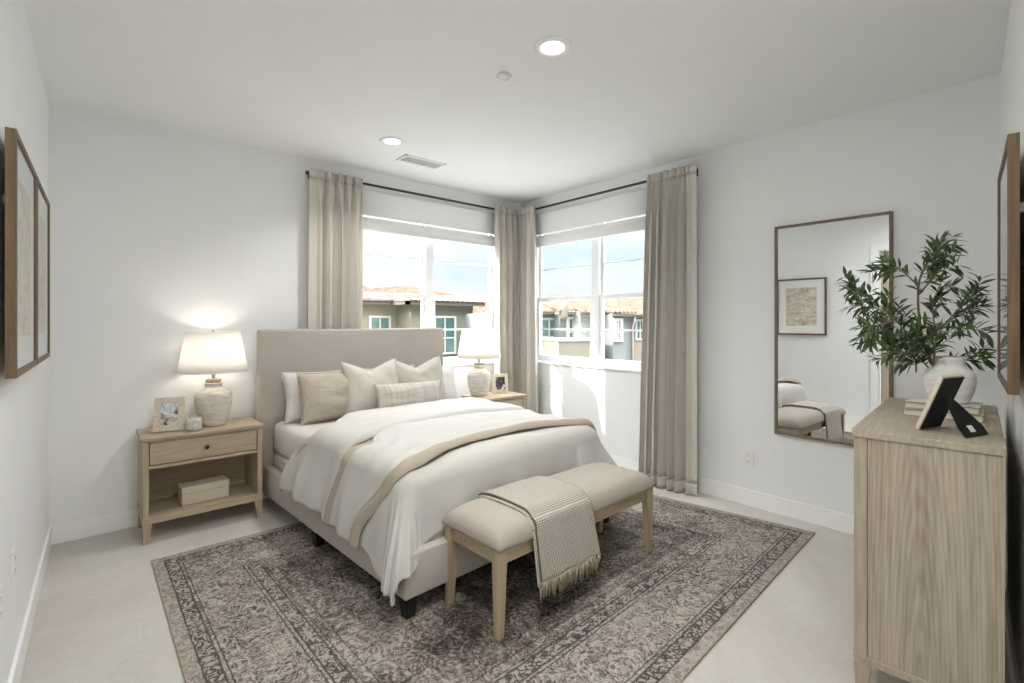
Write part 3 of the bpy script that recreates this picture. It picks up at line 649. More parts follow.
# ------------------------------------------------------------------ pillows
def bed2w(x, y): return (BO[0] + x * cos(BR) - y * sin(BR), BO[1] + x * sin(BR) + y * cos(BR))
def pillow(name, label, mat, x, y, z, wd, ht, th, tilt, yaw=0.0, roll=0.0, dent=0.0, ear=0.10, seed=0, piping=False, flange=0.0):
    px, py = bed2w(x, y); t = thing(name, label, 'pillow', (px, py, z), BR + yaw)
    def shape(side):
        def fn(a, b_):
            u, v = a * 2 - 1, b_ * 2 - 1
            ex = 1 - ear * (1 - abs(v) ** 1.6) * abs(u) ** 2; ey = 1 - ear * (1 - abs(u) ** 1.6) * abs(v) ** 2
            X = wd / 2 * u * ex; Z = ht / 2 * v * ey
            q = max(0, (1 - abs(u) ** 2.6)) * max(0, (1 - abs(v) ** 2.6)); T = th / 2 * q ** 0.55
            T *= 1 + 0.10 * fbm(u * 2, v * 2, seed) * 2
            if dent:
                dd = max(0.0, 1 - abs(u + 0.06) / 0.92) ** 1.25 * sstep(-0.1, 1, v); Z -= dent * dd; T *= 1 - 0.30 * dd
                T += 0.010 * q * sin(u * 9 + v * 3) * sstep(0, 1, v)
            T += 0.004 * q * fbm(u * 5, v * 5, seed + 9)
            return Vector((X, side * T, Z + ht / 2))
        return fn
    bm = new(); n = 30
    grid(bm, shape(-1), n, n); grid(bm, shape(1), n, n); bmesh.ops.remove_doubles(bm, verts=bm.verts[:], dist=0.0004)
    Mx = Matrix.Rotation(-tilt, 4, 'X') @ Matrix.Translation((0, 0, ht / 2)) @ Matrix.Rotation(roll, 4, 'Y') @ Matrix.Translation((0, 0, -ht / 2))
    bm.transform(Mx); obj('cushion', bm, mat, t, smooth=True, sub=1)
    # seam cord round the edge
    ring = []
    for k in range(4 * 14):
        e, q = divmod(k, 14); q = q / 14 * 2 - 1
        u, v = ((q, -1), (1, q), (-q, 1), (-1, -q))[e]; ring.append(Mx @ shape(1)((u + 1) / 2, (v + 1) / 2))
    ring.append(ring[0]); bm = new(); tube(bm, ring, 0.0035, 6, False); obj('seam', bm, mat, t, smooth=True)
    if flange:
        bm = new(); rr = [Vector(((1 + flange) * p.x, p.y, (p.z - ht / 2) * (1 + flange) + ht / 2)) for p in ring]
        a = [bm.verts.new(p) for p in ring[:-1]]; c = [bm.verts.new(p) for p in rr[:-1]]
        for i in range(len(a)): bm.faces.new((a[i], a[(i + 1) % len(a)], c[(i + 1) % len(a)], c[i]))
        obj('flange', bm, mat, t, smooth=True, solid=0.004)
    return t
ZP = 0.648
pillow('bed_pillow', 'plain white pillow at the left, against the headboard behind the tan cushion', 'pillow_white', -0.43, -0.345, ZP, 0.62, 0.37, 0.17, -0.20 * -1, 0.0, seed=1)
pillow('bed_pillow', 'plain white pillow against the headboard behind the oat square cushion', 'pillow_white', 0.10, -0.335, ZP, 0.60, 0.36, 0.15, 0.2, 0.0, seed=2)
pillow('bed_pillow', 'plain white pillow at the far right of the bed', 'pillow_white', 0.53, -0.38, ZP, 0.56, 0.35, 0.17, 0.22, -0.02, seed=3)
pillow('throw_cushion', 'tan cushion with a ribbed weave at the left of the row', 'ribbed_tan', -0.405, -0.475, ZP + 0.005, 0.54, 0.365, 0.17, 0.22, 0.03, seed=4, ear=0.05)
pillow('throw_cushion', 'square oat coloured cushion dented at the top, middle of the row', 'oat_pillow', -0.125, -0.55, ZP + 0.005, 0.48, 0.445, 0.17, 0.28, -0.04, seed=5, dent=0.075, ear=0.07)
pillow('throw_cushion', 'square stone beige cushion dented at the top, behind the striped lumbar', 'stone_pillow', 0.345, -0.49, ZP + 0.005, 0.52, 0.44, 0.17, 0.28, -0.02, seed=6, dent=0.08, ear=0.07)
pillow('lumbar_cushion', 'long low striped lumbar cushion in front of the square cushions', 'stripe_pillow', 0.125, -0.68, ZP + 0.045, 0.62, 0.215, 0.14, 0.30, 0.0, 0.02, seed=7, ear=0.06)

# ------------------------------------------------------------------ nightstands
def nightstand(label, loc, rz, wd=0.70, dp=0.385):
    t = thing('nightstand', label, 'nightstand', loc, rz, 'oak nightstands'); hw = wd / 2; Z = 0.66
    obj('top', B(-hw, hw, -dp, 0, Z - 0.024, Z), 'oak_light', t, bevel=0.006)
    i = hw - 0.012; y0 = -dp + 0.012; y1 = -0.008; zb = 0.125
    for s in (-1, 1):
        obj('side_panel', B(min(s * i, s * (i - 0.03)), max(s * i, s * (i - 0.03)), y0, y1, zb, Z - 0.024), 'oak_light_v', t, bevel=0.002)
    obj('back_panel', B(-i + 0.03, i - 0.03, y1 - 0.012, y1, zb, Z - 0.024), 'oak_light', t)
    obj('lower_shelf', B(-i - 0.006, i + 0.006, y0 - 0.006, y1, zb, zb + 0.042), 'oak_light', t, bevel=0.003)
    obj('upper_rail', B(-i + 0.03, i - 0.03, y0 + 0.002, y0 + 0.024, Z - 0.034, Z - 0.024), 'oak_light', t)
    obj('drawer_rail', B(-i + 0.03, i - 0.03, y0 + 0.001, y1 - 0.012, 0.462, 0.482), 'oak_light', t, bevel=0.002)
    dw = obj('drawer', B(-i + 0.034, i - 0.034, y0 + 0.004, y1 - 0.03, 0.487, Z - 0.037), 'oak_light', t, bevel=0.003)
    bm = new(); lathe(bm, [(0.0, 0), (0.006, 0), (0.006, 0.012), (0.013, 0.017), (0.015, 0.023), (0.011, 0.028), (0, 0.029)], 20, caps=False)
    bm.transform(Matrix.Translation((0, y0 + 0.004, 0.557)) @ Matrix.Rotation(pi / 2, 4, 'X')); obj('knob', bm, 'bronze_metal', dw, smooth=True)
    for sx in (-1, 1):
        for yy, sy in ((y0 + 0.022, -1), (y1 - 0.022, 1)):
            bm = new(); taper(bm, sx * (i - 0.022), yy, 0.0, zb + 0.001, 0.015, 0.024, sx * 0.006, sy * 0.005); obj('leg', bm, 'oak_light_v', t, bevel=0.003)
    return t
NL = (0.772, -0.022, 0)
nightstand('light oak nightstand left of the bed with an open shelf', NL, 0.0)
nightstand('light oak nightstand right of the bed, mostly hidden by bedding', (3.237, -0.185, 0), 0.0, 0.53, 0.39)
ZN = 0.66
bx = thing('storage_box', 'beige lidded box on the open shelf of the left nightstand', 'box', (0.780, -0.235, 0.1672), 0.06)
obj('box_body', B(-0.138, 0.138, -0.07, 0.07, 0, 0.075), 'box_linen', bx, bevel=0.003)
obj('lid', B(-0.140, 0.140, -0.072, 0.072, 0.0755, 0.118), 'box_linen', bx, bevel=0.004)

# ------------------------------------------------------------------ table lamps
def table_lamp(label, loc, sc=1.0, cord=True):
    t = thing('table_lamp', label, 'table lamp', loc, 0, 'white shaded stoneware lamps')
    prof = [(0.0, 0.0), (0.072, 0.0), (0.078, 0.006)]
    for i in range(36):
        z = i / 35; r = 0.080 + 0.036 * sin(min(1.0, z / 0.68) * pi / 2) if z < 0.68 else 0.116 - 0.060 * ((z - 0.68) / 0.32) ** 2.4
        prof.append((r + 0.0012 * sin(i * 2.6), 0.008 + z * 0.258))
    prof += [(0.055, 0.272), (0.052, 0.284), (0.058, 0.290), (0.055, 0.298), (0.0, 0.298)]
    bm = new(); lathe(bm, [(r * sc, z * sc) for r, z in prof], 48, caps=False); obj('base', bm, 'stoneware', t, smooth=True)
    bm = new(); lathe(bm, [(0.0, 0.298), (0.046, 0.298), (0.048, 0.304), (0.048, 0.318), (0.044, 0.324), (0.0, 0.324)], 36, caps=False); obj('wood_cap', bm, 'oak_light', t, bevel=0.001)
    bm = new(); lathe(bm, [(0.0, 0.324), (0.011, 0.324), (0.011, 0.35), (0.016, 0.352), (0.016, 0.405), (0.0, 0.405)], 20, caps=False); obj('socket', bm, 'steel', t, smooth=False)
    zs0, zs1, r0, r1 = 0.375, 0.652, 0.215, 0.166
    bm = new(); lathe(bm, [(r0, zs0), (r0 * 0.75 + r1 * 0.25, zs0 + 0.0725), ((r0 + r1) / 2, (zs0 + zs1) / 2), (r1, zs1)], 64, caps=False); sh = obj('lamp_shade', bm, 'lamp_linen', t, smooth=True, solid=0.002)
    for r, z in ((r0, zs0), (r1, zs1)):
        bm = new(); tube(bm, [(r * cos(2 * pi * k / 48), r * sin(2 * pi * k / 48), z) for k in range(49)], 0.003, 6, False); obj('shade_rim', bm, 'lamp_linen', sh, smooth=True)
    bm = new()
    for k in range(3): a = 2 * pi * k / 3; tube(bm, [(0, 0, zs1 - 0.01), (r1 * cos(a), r1 * sin(a), zs1 - 0.004)], 0.002, 6)
    tube(bm, [(0.016, 0, 0.40), (0.05, 0, 0.44), (0.052, 0, 0.55), (0.0, 0, zs1 - 0.01)], 0.0022, 6); tube(bm, [(-0.016, 0, 0.40), (-0.05, 0, 0.44), (-0.052, 0, 0.55), (0.0, 0, zs1 - 0.01)], 0.0022, 6)
    obj('harp', bm, 'steel', t)
    bm = new(); lathe(bm, [(0.0, zs1 - 0.012), (0.006, zs1 - 0.008), (0.009, zs1 + 0.004), (0.006, zs1 + 0.014), (0.0, zs1 + 0.018)], 16, caps=False); obj('finial', bm, 'steel', t, smooth=True)
    bm = new(); lathe(bm, [(0.0, 0.405), (0.013, 0.41), (0.03, 0.452), (0.024, 0.487), (0.0, 0.50)], 24, caps=False); obj('bulb', bm, 'bulb_glow', t, smooth=True)
    ld = bpy.data.lights.new('bulb_light', 'POINT'); ld.energy = LAMP_POWER; ld.color = (1.0, 0.91, 0.80); ld.shadow_soft_size = 0.035
    l = bpy.data.objects.new('bulb_light', ld); C.objects.link(l); l.parent = t; l.location = (0, 0, 0.53)
    return t
table_lamp('white shaded table lamp with stoneware base on the left nightstand', (0.846, -0.195, ZN))
table_lamp('white shaded table lamp with stoneware base on the right nightstand, before the window', (3.088, -0.325, ZN))

# ------------------------------------------------------------------ photo frames and cup
def easel_frame(name, label, loc, rz, wd, ht, bw, frame_mat, photo, lean=0.22, th=0.014):
    """front faces local -y, leans back"""
    t = thing(name, label, 'picture frame', loc, rz); M = Matrix.Rotation(-lean, 4, 'X')
    bm = new(); h = wd / 2
    for a in ((-h, -h + bw, 0, ht), (h - bw, h, 0, ht), (-h + bw, h - bw, 0, bw), (-h + bw, h - bw, ht - bw, ht)): box(bm, a[0], a[1], -th, 0, a[2], a[3], M)
    obj('frame', bm, frame_mat, t, bevel=0.0025)
    bm = new(); box(bm, -h + bw * 0.9, h - bw * 0.9, -th * 0.55, -th * 0.3, bw * 0.9, ht - bw * 0.9, M); obj('photo', bm, photo, t)
    bm = new(); box(bm, -h + bw * 0.9, h - bw * 0.9, -th * 0.75, -th * 0.65, bw * 0.9, ht - bw * 0.9, M); obj('glass', bm, 'picture_glass', t)
    bk = new(); box(bk, -h + 0.006, h - 0.006, 0.0003, 0.004, 0.006, ht - 0.006, M); back = obj('back_board', bk, 'black_board', t)
    return t, M
def easel_leg(t, ht, lean, w0, w1, reach):
    """wide strut hinged on the back board"""
    zt = ht * 0.62; top = Vector((0, sin(lean) * zt + 0.004, cos(lean) * zt)); bot = Vector((0, reach, 0.0))
    bm = new(); prof = [(0.0, w0), (0.78, w1), (1.0, w1 * 0.93)]
    d = bot - top; nrm = Vector((0, -d.z, d.y)).normalized() * 0.0045
    rings = []
    for f, w_ in prof:
        p = top + d * f; rings.append([bm.verts.new(p + Vector((s * w_ / 2, 0, 0)) + k * nrm) for s, k in ((-1, 0), (1, 0), (1, 1), (-1, 1))])
    for a, c in zip(rings, rings[1:]):
        for i in range(4): bm.faces.new((a[i], a[(i + 1) % 4], c[(i + 1) % 4], c[i]))
    bm.faces.new(rings[0]); bm.faces.new(rings[-1]); lowest = min(v.co.z for v in bm.verts)
    for v in bm.verts: v.co.z -= min(0, lowest) * (1 if v.co.z < 0.02 else 0)
    return obj('easel_leg', bm, 'black_board', t, bevel=0.001)
f1, M1 = easel_frame('photo_frame', 'textured bone photo frame with a colour snapshot on the left nightstand', (0.580, -0.245, ZN + 0.001), -0.36, 0.172, 0.222, 0.038, 'textured_bone', 'photo_colour'); easel_leg(f1, 0.222, 0.22, 0.03, 0.055, 0.115)
f2, M2 = easel_frame('photo_frame', 'beige photo frame with a black and white snapshot by the right lamp', (3.345, -0.345, ZN + 0.001), -0.50, 0.165, 0.195, 0.034, 'frame_beige', 'photo_mono'); easel_leg(f2, 0.195, 0.22, 0.03, 0.055, 0.11)
cp = thing('candle_cup', 'small mottled ceramic candle cup between the photo frame and lamp', 'candle', (0.712, -0.315, ZN))
bm = new(); lathe(bm, [(0.0, 0.0), (0.036, 0.0), (0.043, 0.004), (0.047, 0.022), (0.047, 0.068), (0.043, 0.084), (0.040, 0.084), (0.042, 0.066), (0.040, 0.060), (0.0, 0.060)], 36, caps=False); obj('cup', bm, 'mottled_cup', cp, smooth=True)
bm = new(); lathe(bm, [(0.0, 0.059), (0.0405, 0.059), (0.0405, 0.066), (0.0, 0.067)], 30, caps=False); obj('wax', bm, 'candle_wax', cp, smooth=True)

# ------------------------------------------------------------------ bench and knit throw
BB = 0.0175 * 1.7; bn = thing('bench', 'upholstered oak bench at the foot of the bed', 'bench', (2.105, -2.335, RT), BB)
hx, hy = 0.612, 0.20
obj('apron', B(-hx + 0.02, hx - 0.02, -hy + 0.012, -hy + 0.032, 0.315, 0.385), 'bench_oak_h', bn, bevel=0.002)
obj('apron', B(-hx + 0.02, hx - 0.02, hy - 0.032, hy - 0.012, 0.315, 0.385), 'bench_oak_h', bn, bevel=0.002)
for s in (-1, 1):
    obj('apron', B(min(s * (hx - 0.012), s * (hx - 0.032)), max(s * (hx - 0.012), s * (hx - 0.032)), -hy + 0.02, hy - 0.02, 0.315, 0.385), 'bench_oak_h', bn, bevel=0.002)
    for q in (-1, 1):
        bm = new(); taper(bm, s * (hx - 0.024), q * (hy - 0.024), 0.0, 0.387, 0.0165, 0.026, s * 0.008, q * 0.006); obj('leg', bm, 'bench_oak', bn, bevel=0.003)
def seat_top(x, y):      # padded crown
    u = min(1, abs(x) / (hx + 0.012)); v = min(1, abs(y) / (hy + 0.012))
    return 0.400 + 0.088 * ((1 - u ** 9) * (1 - v ** 4.5)) ** 0.38
bm = new(); n1, n2 = 60, 26
vs = grid(bm, lambda a, c: Vector(((a * 2 - 1) * (hx + 0.012), (c * 2 - 1) * (hy + 0.012), seat_top((a * 2 - 1) * (hx + 0.012), (c * 2 - 1) * (hy + 0.012)))), n1, n2)
rim = [vs[i][0] for i in range(n1 + 1)] + [vs[n1][j] for j in range(1, n2 + 1)] + [vs[i][n2] for i in range(n1 - 1, -1, -1)] + [vs[0][j] for j in range(n2 - 1, 0, -1)]
low = [bm.verts.new((v.co.x * 0.992, v.co.y * 0.985, 0.386)) for v in rim]
for i in range(len(rim)): j = (i + 1) % len(rim); bm.faces.new((rim[i], rim[j], low[j], low[i]))
bm.faces.new(low); obj('seat', bm, 'bench_linen', bn, smooth=True)
th = thing('knit_throw', 'folded beige waffle knit throw with tasselled ends over the bench', 'throw blanket', (2.105, -2.335, RT), BB)
def thr(x0, x1, lift, y_back, drop, seed, skew=0.0, splay=0.0):
    Lt = (hy + 0.012 + y_back); q = 0.05
    tot = Lt + drop
    def fn(a, c):
        s = c * tot; x = x0 + (x1 - x0) * a
        if s < Lt: y = y_back - s; z = seat_top(0, max(-hy + 0.01, y)) + lift; zz = z
        else: y = -hy - 0.012; zz = 0.40 + lift
        k = s - (y_back + hy - 0.075)
        if k > 0:
            r = 0.082; zt = seat_top(0, -hy + 0.075) + lift
            if k < r * pi / 2: t_ = k / r; y = -hy + 0.075 - r * sin(t_); zz = zt - r * (1 - cos(t_))
            else: e = k - r * pi / 2; y = -hy + 0.075 - r - 0.035 * e / drop - 0.006 * sin(x * 40 + seed) * (e / drop); zz = zt - r - e
        f = max(0, s - Lt + 0.05) / (drop + 0.05)
        x += skew * f + splay * f * (a - 0.5) + skew * 0.3 * (c - 0.5)
        return Vector((x, y - lift * (1 if s > Lt else 0) * 0.6, zz + 0.003 * fbm(x * 14, s * 14, seed)))
    return fn, tot
X0, X1 = -0.395, 0.015
fn, tot = thr(X0 - 0.01, X1 - 0.02, 0.024, 0.195, 0.275, 1.0, 0.02, 0.02)
bm = new(); grid(bm, fn, 30, 60, lambda a, c: (a * 0.41, c * tot)); obj('upper_layer', bm, 'waffle_knit', th, smooth=True, solid=0.010)
fn2, tot2 = thr(X0 - 0.024, X1 - 0.032, 0.010, 0.19, 0.285, 2.0, 0.018, 0.015)
bm = new(); grid(bm, fn2, 30, 60, lambda a, c: (a * 0.41 + 0.1, c * tot2)); obj('lower_layer', bm, 'waffle_knit', th, smooth=True, solid=0.009)
bm = new(); rr = random.Random(5)
for F_, n_ in ((fn, 34), (fn2, 30)):
    for i in range(n_):
        p = F_((i + 0.5) / n_, 1.0); dx, dy = rr.uniform(-0.012, 0.012), rr.uniform(-0.012, 0.008); Lf = rr.uniform(0.05, 0.072)
        tube(bm, [p, p + Vector((dx * 0.3, dy * 0.3 - 0.003, -Lf * 0.35)), p + Vector((dx, dy, -Lf))], [0.0042, 0.0048, 0.0030], 6)
fr = obj('fringe', bm, 'fringe_yarn', th, smooth=True); fr['kind'] = 'stuff'

# ------------------------------------------------------------------ mirror and pictures
mr = thing('wall_mirror', 'tall rectangular mirror with a thin brown frame on the right wall', 'mirror', (W, -3.0985, 1.3225), -pi / 2)   # front faces local -y
mw, mh, fb = 0.3415, 0.7425, 0.017
for nm, a in (('stile', (-mw, -mw + fb, -mh, mh)), ('stile', (mw - fb, mw, -mh, mh)), ('rail', (-mw + fb, mw - fb, -mh, -mh + fb)), ('rail', (-mw + fb, mw - fb, mh - fb, mh))):
    obj(nm, B(a[0], a[1], -0.032, 0, a[2], a[3]), 'mirror_wood', mr, bevel=0.002)
obj('mirror_glass', B(-mw + fb * 0.7, mw - fb * 0.7, -0.020, -0.012, -mh + fb * 0.7, mh - fb * 0.7), 'mirror_silver', mr)
def picture(label, loc, rz, print_mat, wd=0.63, ht=0.80, gap=0.020, th=0.027):
    """front faces local -y; hangs a little off the wall"""
    t = thing('framed_print', label, 'framed picture', loc, rz, 'oak framed art prints'); h, v = wd / 2, ht / 2; b_ = 0.022; y0, y1 = -gap - th, -gap
    for nm, a, m_ in (('stile', (-h, -h + b_, -v, v), 'frame_oak'), ('stile', (h - b_, h, -v, v), 'frame_oak'), ('rail', (-h + b_, h - b_, -v, -v + b_), 'frame_oak_h'), ('rail', (-h + b_, h - b_, v - b_, v), 'frame_oak_h')):
        obj(nm, B(a[0], a[1], y0, y1, a[2], a[3]), m_, t, bevel=0.0015)
    obj('mat_board', B(-h + b_ * 0.8, h - b_ * 0.8, y0 + 0.010, y0 + 0.013, -v + b_ * 0.8, v - b_ * 0.8), 'mat_board', t)
    obj('art_print', B(-h + 0.12, h - 0.12, y0 + 0.0085, y0 + 0.0100, -v + 0.13, v - 0.13), print_mat, t)
    obj('glass', B(-h + b_ * 0.8, h - b_ * 0.8, y0 + 0.004, y0 + 0.006, -v + b_ * 0.8, v - b_ * 0.8), 'picture_glass', t)
    obj('backing', B(-h + b_ * 0.9, h - b_ * 0.9, y1 - 0.008, y1 - 0.001, -v + b_ * 0.9, v - b_ * 0.9), 'box_linen', t)
    for s in (-1, 1): obj('hanger', B(s * h * 0.5 - 0.012, s * h * 0.5 + 0.012, -gap - 0.001, 0, v * 0.45, v * 0.45 + 0.03), 'steel', t)
    return t
def onC(y): return (-0.006 + y * sin(CT), y, 0)
for y, pm, lb in ((-1.63, 'print_dunes', 'oak framed print on the left wall, the nearer of the pair'), (-0.97, 'print_field', 'oak framed print on the left wall, the farther of the pair')):
    p = onC(y); picture(lb, (p[0], p[1], 1.60), pi / 2 - CT, pm)
cx = 2.62; picture('oak framed print on the front wall above the dresser and plant', (cx, wallD(cx), 1.558), pi + WD_A, 'print_shore', 0.64, 0.80)

# ------------------------------------------------------------------ dresser
DT = 0.98; DRZ = 0.0925
ds = thing('dresser', 'tall grey oak dresser with rounded front corners against the front wall', 'dresser', (2.318, -3.622, 0), DRZ)
DL, DD = 1.10, 0.412            # local x along the front, local -y towards the wall
def rr_poly(x0, x1, y0, y1, r, n=8):
    pts = [(x0, y0), (x1, y0)]
    pts += [(x1 - r + r * cos(a), y1 - r + r * sin(a)) for a in [pi / 2 * k / n for k in range(n + 1)]]
    pts += [(x0 + r - r * sin(a), y1 - r + r * cos(a)) for a in [pi / 2 * k / n for k in range(n + 1)]]
    return pts
bm = new(); prism(bm, rr_poly(0, DL, -DD, 0, 0.035), DT - 0.026, DT); obj('top', bm, 'grey_oak', ds, bevel=0.003)
bm = new(); prism(bm, rr_poly(0.004, DL - 0.004, -DD + 0.002, -0.004, 0.035), 0.118, 0.145); obj('bottom_rail', bm, 'grey_oak', ds, bevel=0.003)
for x0, x1 in ((0.008, 0.028), (DL - 0.028, DL - 0.008)):
    obj('side_panel', B(x0, x1, -DD + 0.004, -0.052, 0.145, DT - 0.026), 'grey_oak_side', ds)
for x0, s in ((0.006, 1), (DL - 0.006, -1)):
    bm = new(); r = 0.033; pts = [(0, -0.05), (0.042, -0.05), (0.042, -0.006)] + [(r - r * sin(a), -0.006 - r + r * cos(a)) for a in [pi / 2 * k / 8 for k in range(9)]]
    if s < 0: pts = [(-x, y) for x, y in pts][::-1]
    prism(bm, [(x0 + x, y) for x, y in pts], 0.145, DT - 0.026); obj('corner_post', bm, 'grey_oak_v', ds)
obj('back_panel', B(0.028, DL - 0.028, -DD + 0.004, -DD + 0.014, 0.145, DT - 0.026), 'grey_oak', ds)
for k in range(3):
    z0 = 0.155 + k * 0.268; dw = obj('drawer', B(0.053, DL - 0.053, -DD + 0.03, -0.012, z0, z0 + 0.258), 'grey_oak', ds, bevel=0.003)
    for x in (0.30, DL - 0.30):
        bm = new(); lathe(bm, [(0.0, 0), (0.007, 0), (0.007, 0.012), (0.015, 0.018), (0.013, 0.026), (0, 0.028)], 20, caps=False)
        bm.transform(Matrix.Translation((x, -0.013, z0 + 0.129)) @ Matrix.Rotation(-pi / 2, 4, 'X')); obj('knob', bm, 'bronze_metal', dw, smooth=True)
for x, sx in ((0.034, -1), (DL - 0.034, 1)):
    for y, sy in ((-0.036, 1), (-DD + 0.034, -1)):
        bm = new(); taper(bm, x, y, 0, 0.119, 0.017, 0.028, sx * 0.004, sy * 0.004); obj('leg', bm, 'grey_oak_v', ds, bevel=0.003)

# books, vase, branches and the photo frame seen from behind
def book(label, loc, rz, wd, dp, h):
    t = thing('book', label, 'book', loc, rz, 'cream books under the vase')
    bm = new(); e = 0.003
    box(bm, -wd / 2, wd / 2, -dp / 2, dp / 2, 0, e); box(bm, -wd / 2, wd / 2, -dp / 2, dp / 2, h - e, h); box(bm, wd / 2 - e, wd / 2, -dp / 2, dp / 2, 0, h); obj('cover', bm, 'book_cream', t, bevel=0.0008)
    obj('pages', B(-wd / 2 + 0.004, wd / 2 - e, -dp / 2 + 0.004, dp / 2 - 0.004, e, h - e), 'book_pages', t)
    bm = new(); box(bm, -wd / 2 - 0.0006, -wd / 2 + 0.003, -dp / 2 - 0.0006, dp / 2 + 0.0006, -0.0 + 0.0002, 0.0034); box(bm, -wd / 2 - 0.0006, -wd / 2 + 0.003, -dp / 2 - 0.0006, dp / 2 + 0.0006, h - 0.0034, h + 0.0003)
    obj('cover_edge', bm, 'book_band', t); return t
book('cream hardback book lying flat on the dresser, bottom of its stack', (2.925, -3.805, DT), 0.08, 0.19, 0.250, 0.030)
book('cream hardback book directly under the white vase', (2.93, -3.805, DT + 0.0305), 0.03, 0.185, 0.235, 0.028)
VX, VY, VZ = 2.945, -3.822, DT + 0.0590
vs_ = thing('vase', 'round white ceramic vase holding olive branches on the dresser', 'vase', (VX, VY, VZ))
vp = [(0.0, 0.0), (0.056, 0.0), (0.063, 0.005)]
for i in range(26):
    z = i / 25; r = 0.066 + 0.020 * sin(pi / 2 * min(1, z / 0.6)) if z < 0.6 else 0.086 - 0.034 * ((z - 0.6) / 0.4) ** 2.6
    vp.append((r + 0.0010 * sin(i * 2.1), 0.008 + z * 0.148))
vp += [(0.050, 0.164), (0.052, 0.178), (0.057, 0.188), (0.058, 0.193), (0.054, 0.195), (0.046, 0.182), (0.043, 0.160), (0.06, 0.12), (0.062, 0.06), (0.04, 0.012), (0.0, 0.010)]
bm = new(); lathe(bm, vp, 48, caps=False); obj('vase_body', bm, 'white_ceramic', vs_, smooth=True)
# branches: main stems as polylines (lateral, forward, up) about the vase mouth
PR = Vector((sin(YAW), -cos(YAW), 0)); PF = Vector((cos(YAW), sin(YAW), 0)); V0 = Vector((2.965, -3.775, 0))
def at(l, f, z): return V0 + PR * l + PF * f + Vector((0, 0, z))
pl = thing('olive_branches', 'leafy green olive branches standing in the white vase', 'plant', (VX, VY, VZ + 0.02))
stems = [
 [at(0.016, -0.05, 1.08), at(-0.03, 0.01, 1.24), at(-0.07, 0.0, 1.38), at(-0.075, 0.0, 1.54), at(-0.03, 0.01, 1.64), at(0.04, 0.02, 1.73)],
 [at(-0.075, 0.0, 1.54), at(-0.14, 0.03, 1.62), at(-0.20, 0.03, 1.645)],
 [at(-0.075, 0.0, 1.50), at(-0.02, -0.05, 1.62), at(-0.06, -0.05, 1.69)],
 [at(-0.03, 0.0, 1.22), at(-0.14, -0.02, 1.33), at(-0.25, -0.03, 1.43), at(-0.38, -0.01, 1.455)],
 [at(-0.07, 0.0, 1.33), at(-0.16, 0.05, 1.42), at(-0.27, 0.07, 1.50), at(-0.31, 0.08, 1.52)],
 [at(-0.20, -0.03, 1.39), at(-0.30, -0.08, 1.37), at(-0.37, -0.09, 1.365)],
 [at(0.0, 0.0, 1.14), at(0.02, 0.02, 1.30), at(0.10, 0.02, 1.42), at(0.20, 0.0, 1.53)],
 [at(0.02, 0.02, 1.32), at(0.04, 0.06, 1.45), at(0.10, 0.08, 1.58)],
 [at(0.08, 0.02, 1.39), at(0.17, 0.05, 1.42), at(0.24, 0.04, 1.45)],
 [at(0.05, 0.02, 1.36), at(0.11, -0.06, 1.35), at(0.16, -0.07, 1.33)],
 [at(0.02, 0.0, 1.16), at(-0.08, -0.05, 1.24), at(-0.16, -0.06, 1.25), at(-0.26, -0.06, 1.255)],
 [at(-0.01, 0.0, 1.16), at(-0.10, 0.04, 1.28), at(-0.18, 0.05, 1.31), at(-0.27, 0.05, 1.30)],
 [at(-0.03, -0.02, 1.18), at(-0.08, -0.09, 1.29), at(-0.10, -0.12, 1.36)],
 [at(0.02, 0.0, 1.14), at(0.08, 0.0, 1.205), at(0.16, -0.01, 1.215), at(0.23, -0.01, 1.225)],
 [at(-0.11, -0.03, 1.165), at(-0.125, -0.04, 1.21), at(-0.19, -0.05, 1.20)],
]
def catmull(P, n=8):
    Q = [P[0] * 2 - P[1]] + P + [P[-1] * 2 - P[-2]]; out = []
    for i in range(1, len(Q) - 2):
        for k in range(n):
            t = k / n; out.append(0.5 * ((2 * Q[i]) + (Q[i + 1] - Q[i - 1]) * t + (2 * Q[i - 1] - 5 * Q[i] + 4 * Q[i + 1] - Q[i + 2]) * t * t + (3 * Q[i] - Q[i - 1] - 3 * Q[i + 1] + Q[i + 2]) * t ** 3))
    out.append(P[-1]); return out
O = Vector((VX, VY, VZ + 0.02)); fol = new(); lr = random.Random(3)
def leaf(bm, p, d, n, L, w_):
    d = d.normalized(); s = d.cross(n).normalized(); n = s.cross(d).normalized(); rows = []
    for k, (f, ww) in enumerate(((0.0, 0.04), (0.18, 0.55), (0.42, 1.0), (0.7, 0.78), (0.9, 0.32), (1.0, 0.03))):
        c = p + d * L * f - n * (0.16 * L * f * f); rows.append([bm.verts.new(c - s * w_ * ww + n * w_ * ww * 0.35), bm.verts.new(c), bm.verts.new(c + s * w_ * ww + n * w_ * ww * 0.35)])
    for a, c in zip(rows, rows[1:]):
        for i in range(2): bm.faces.new((a[i], a[i + 1], c[i + 1], c[i]))
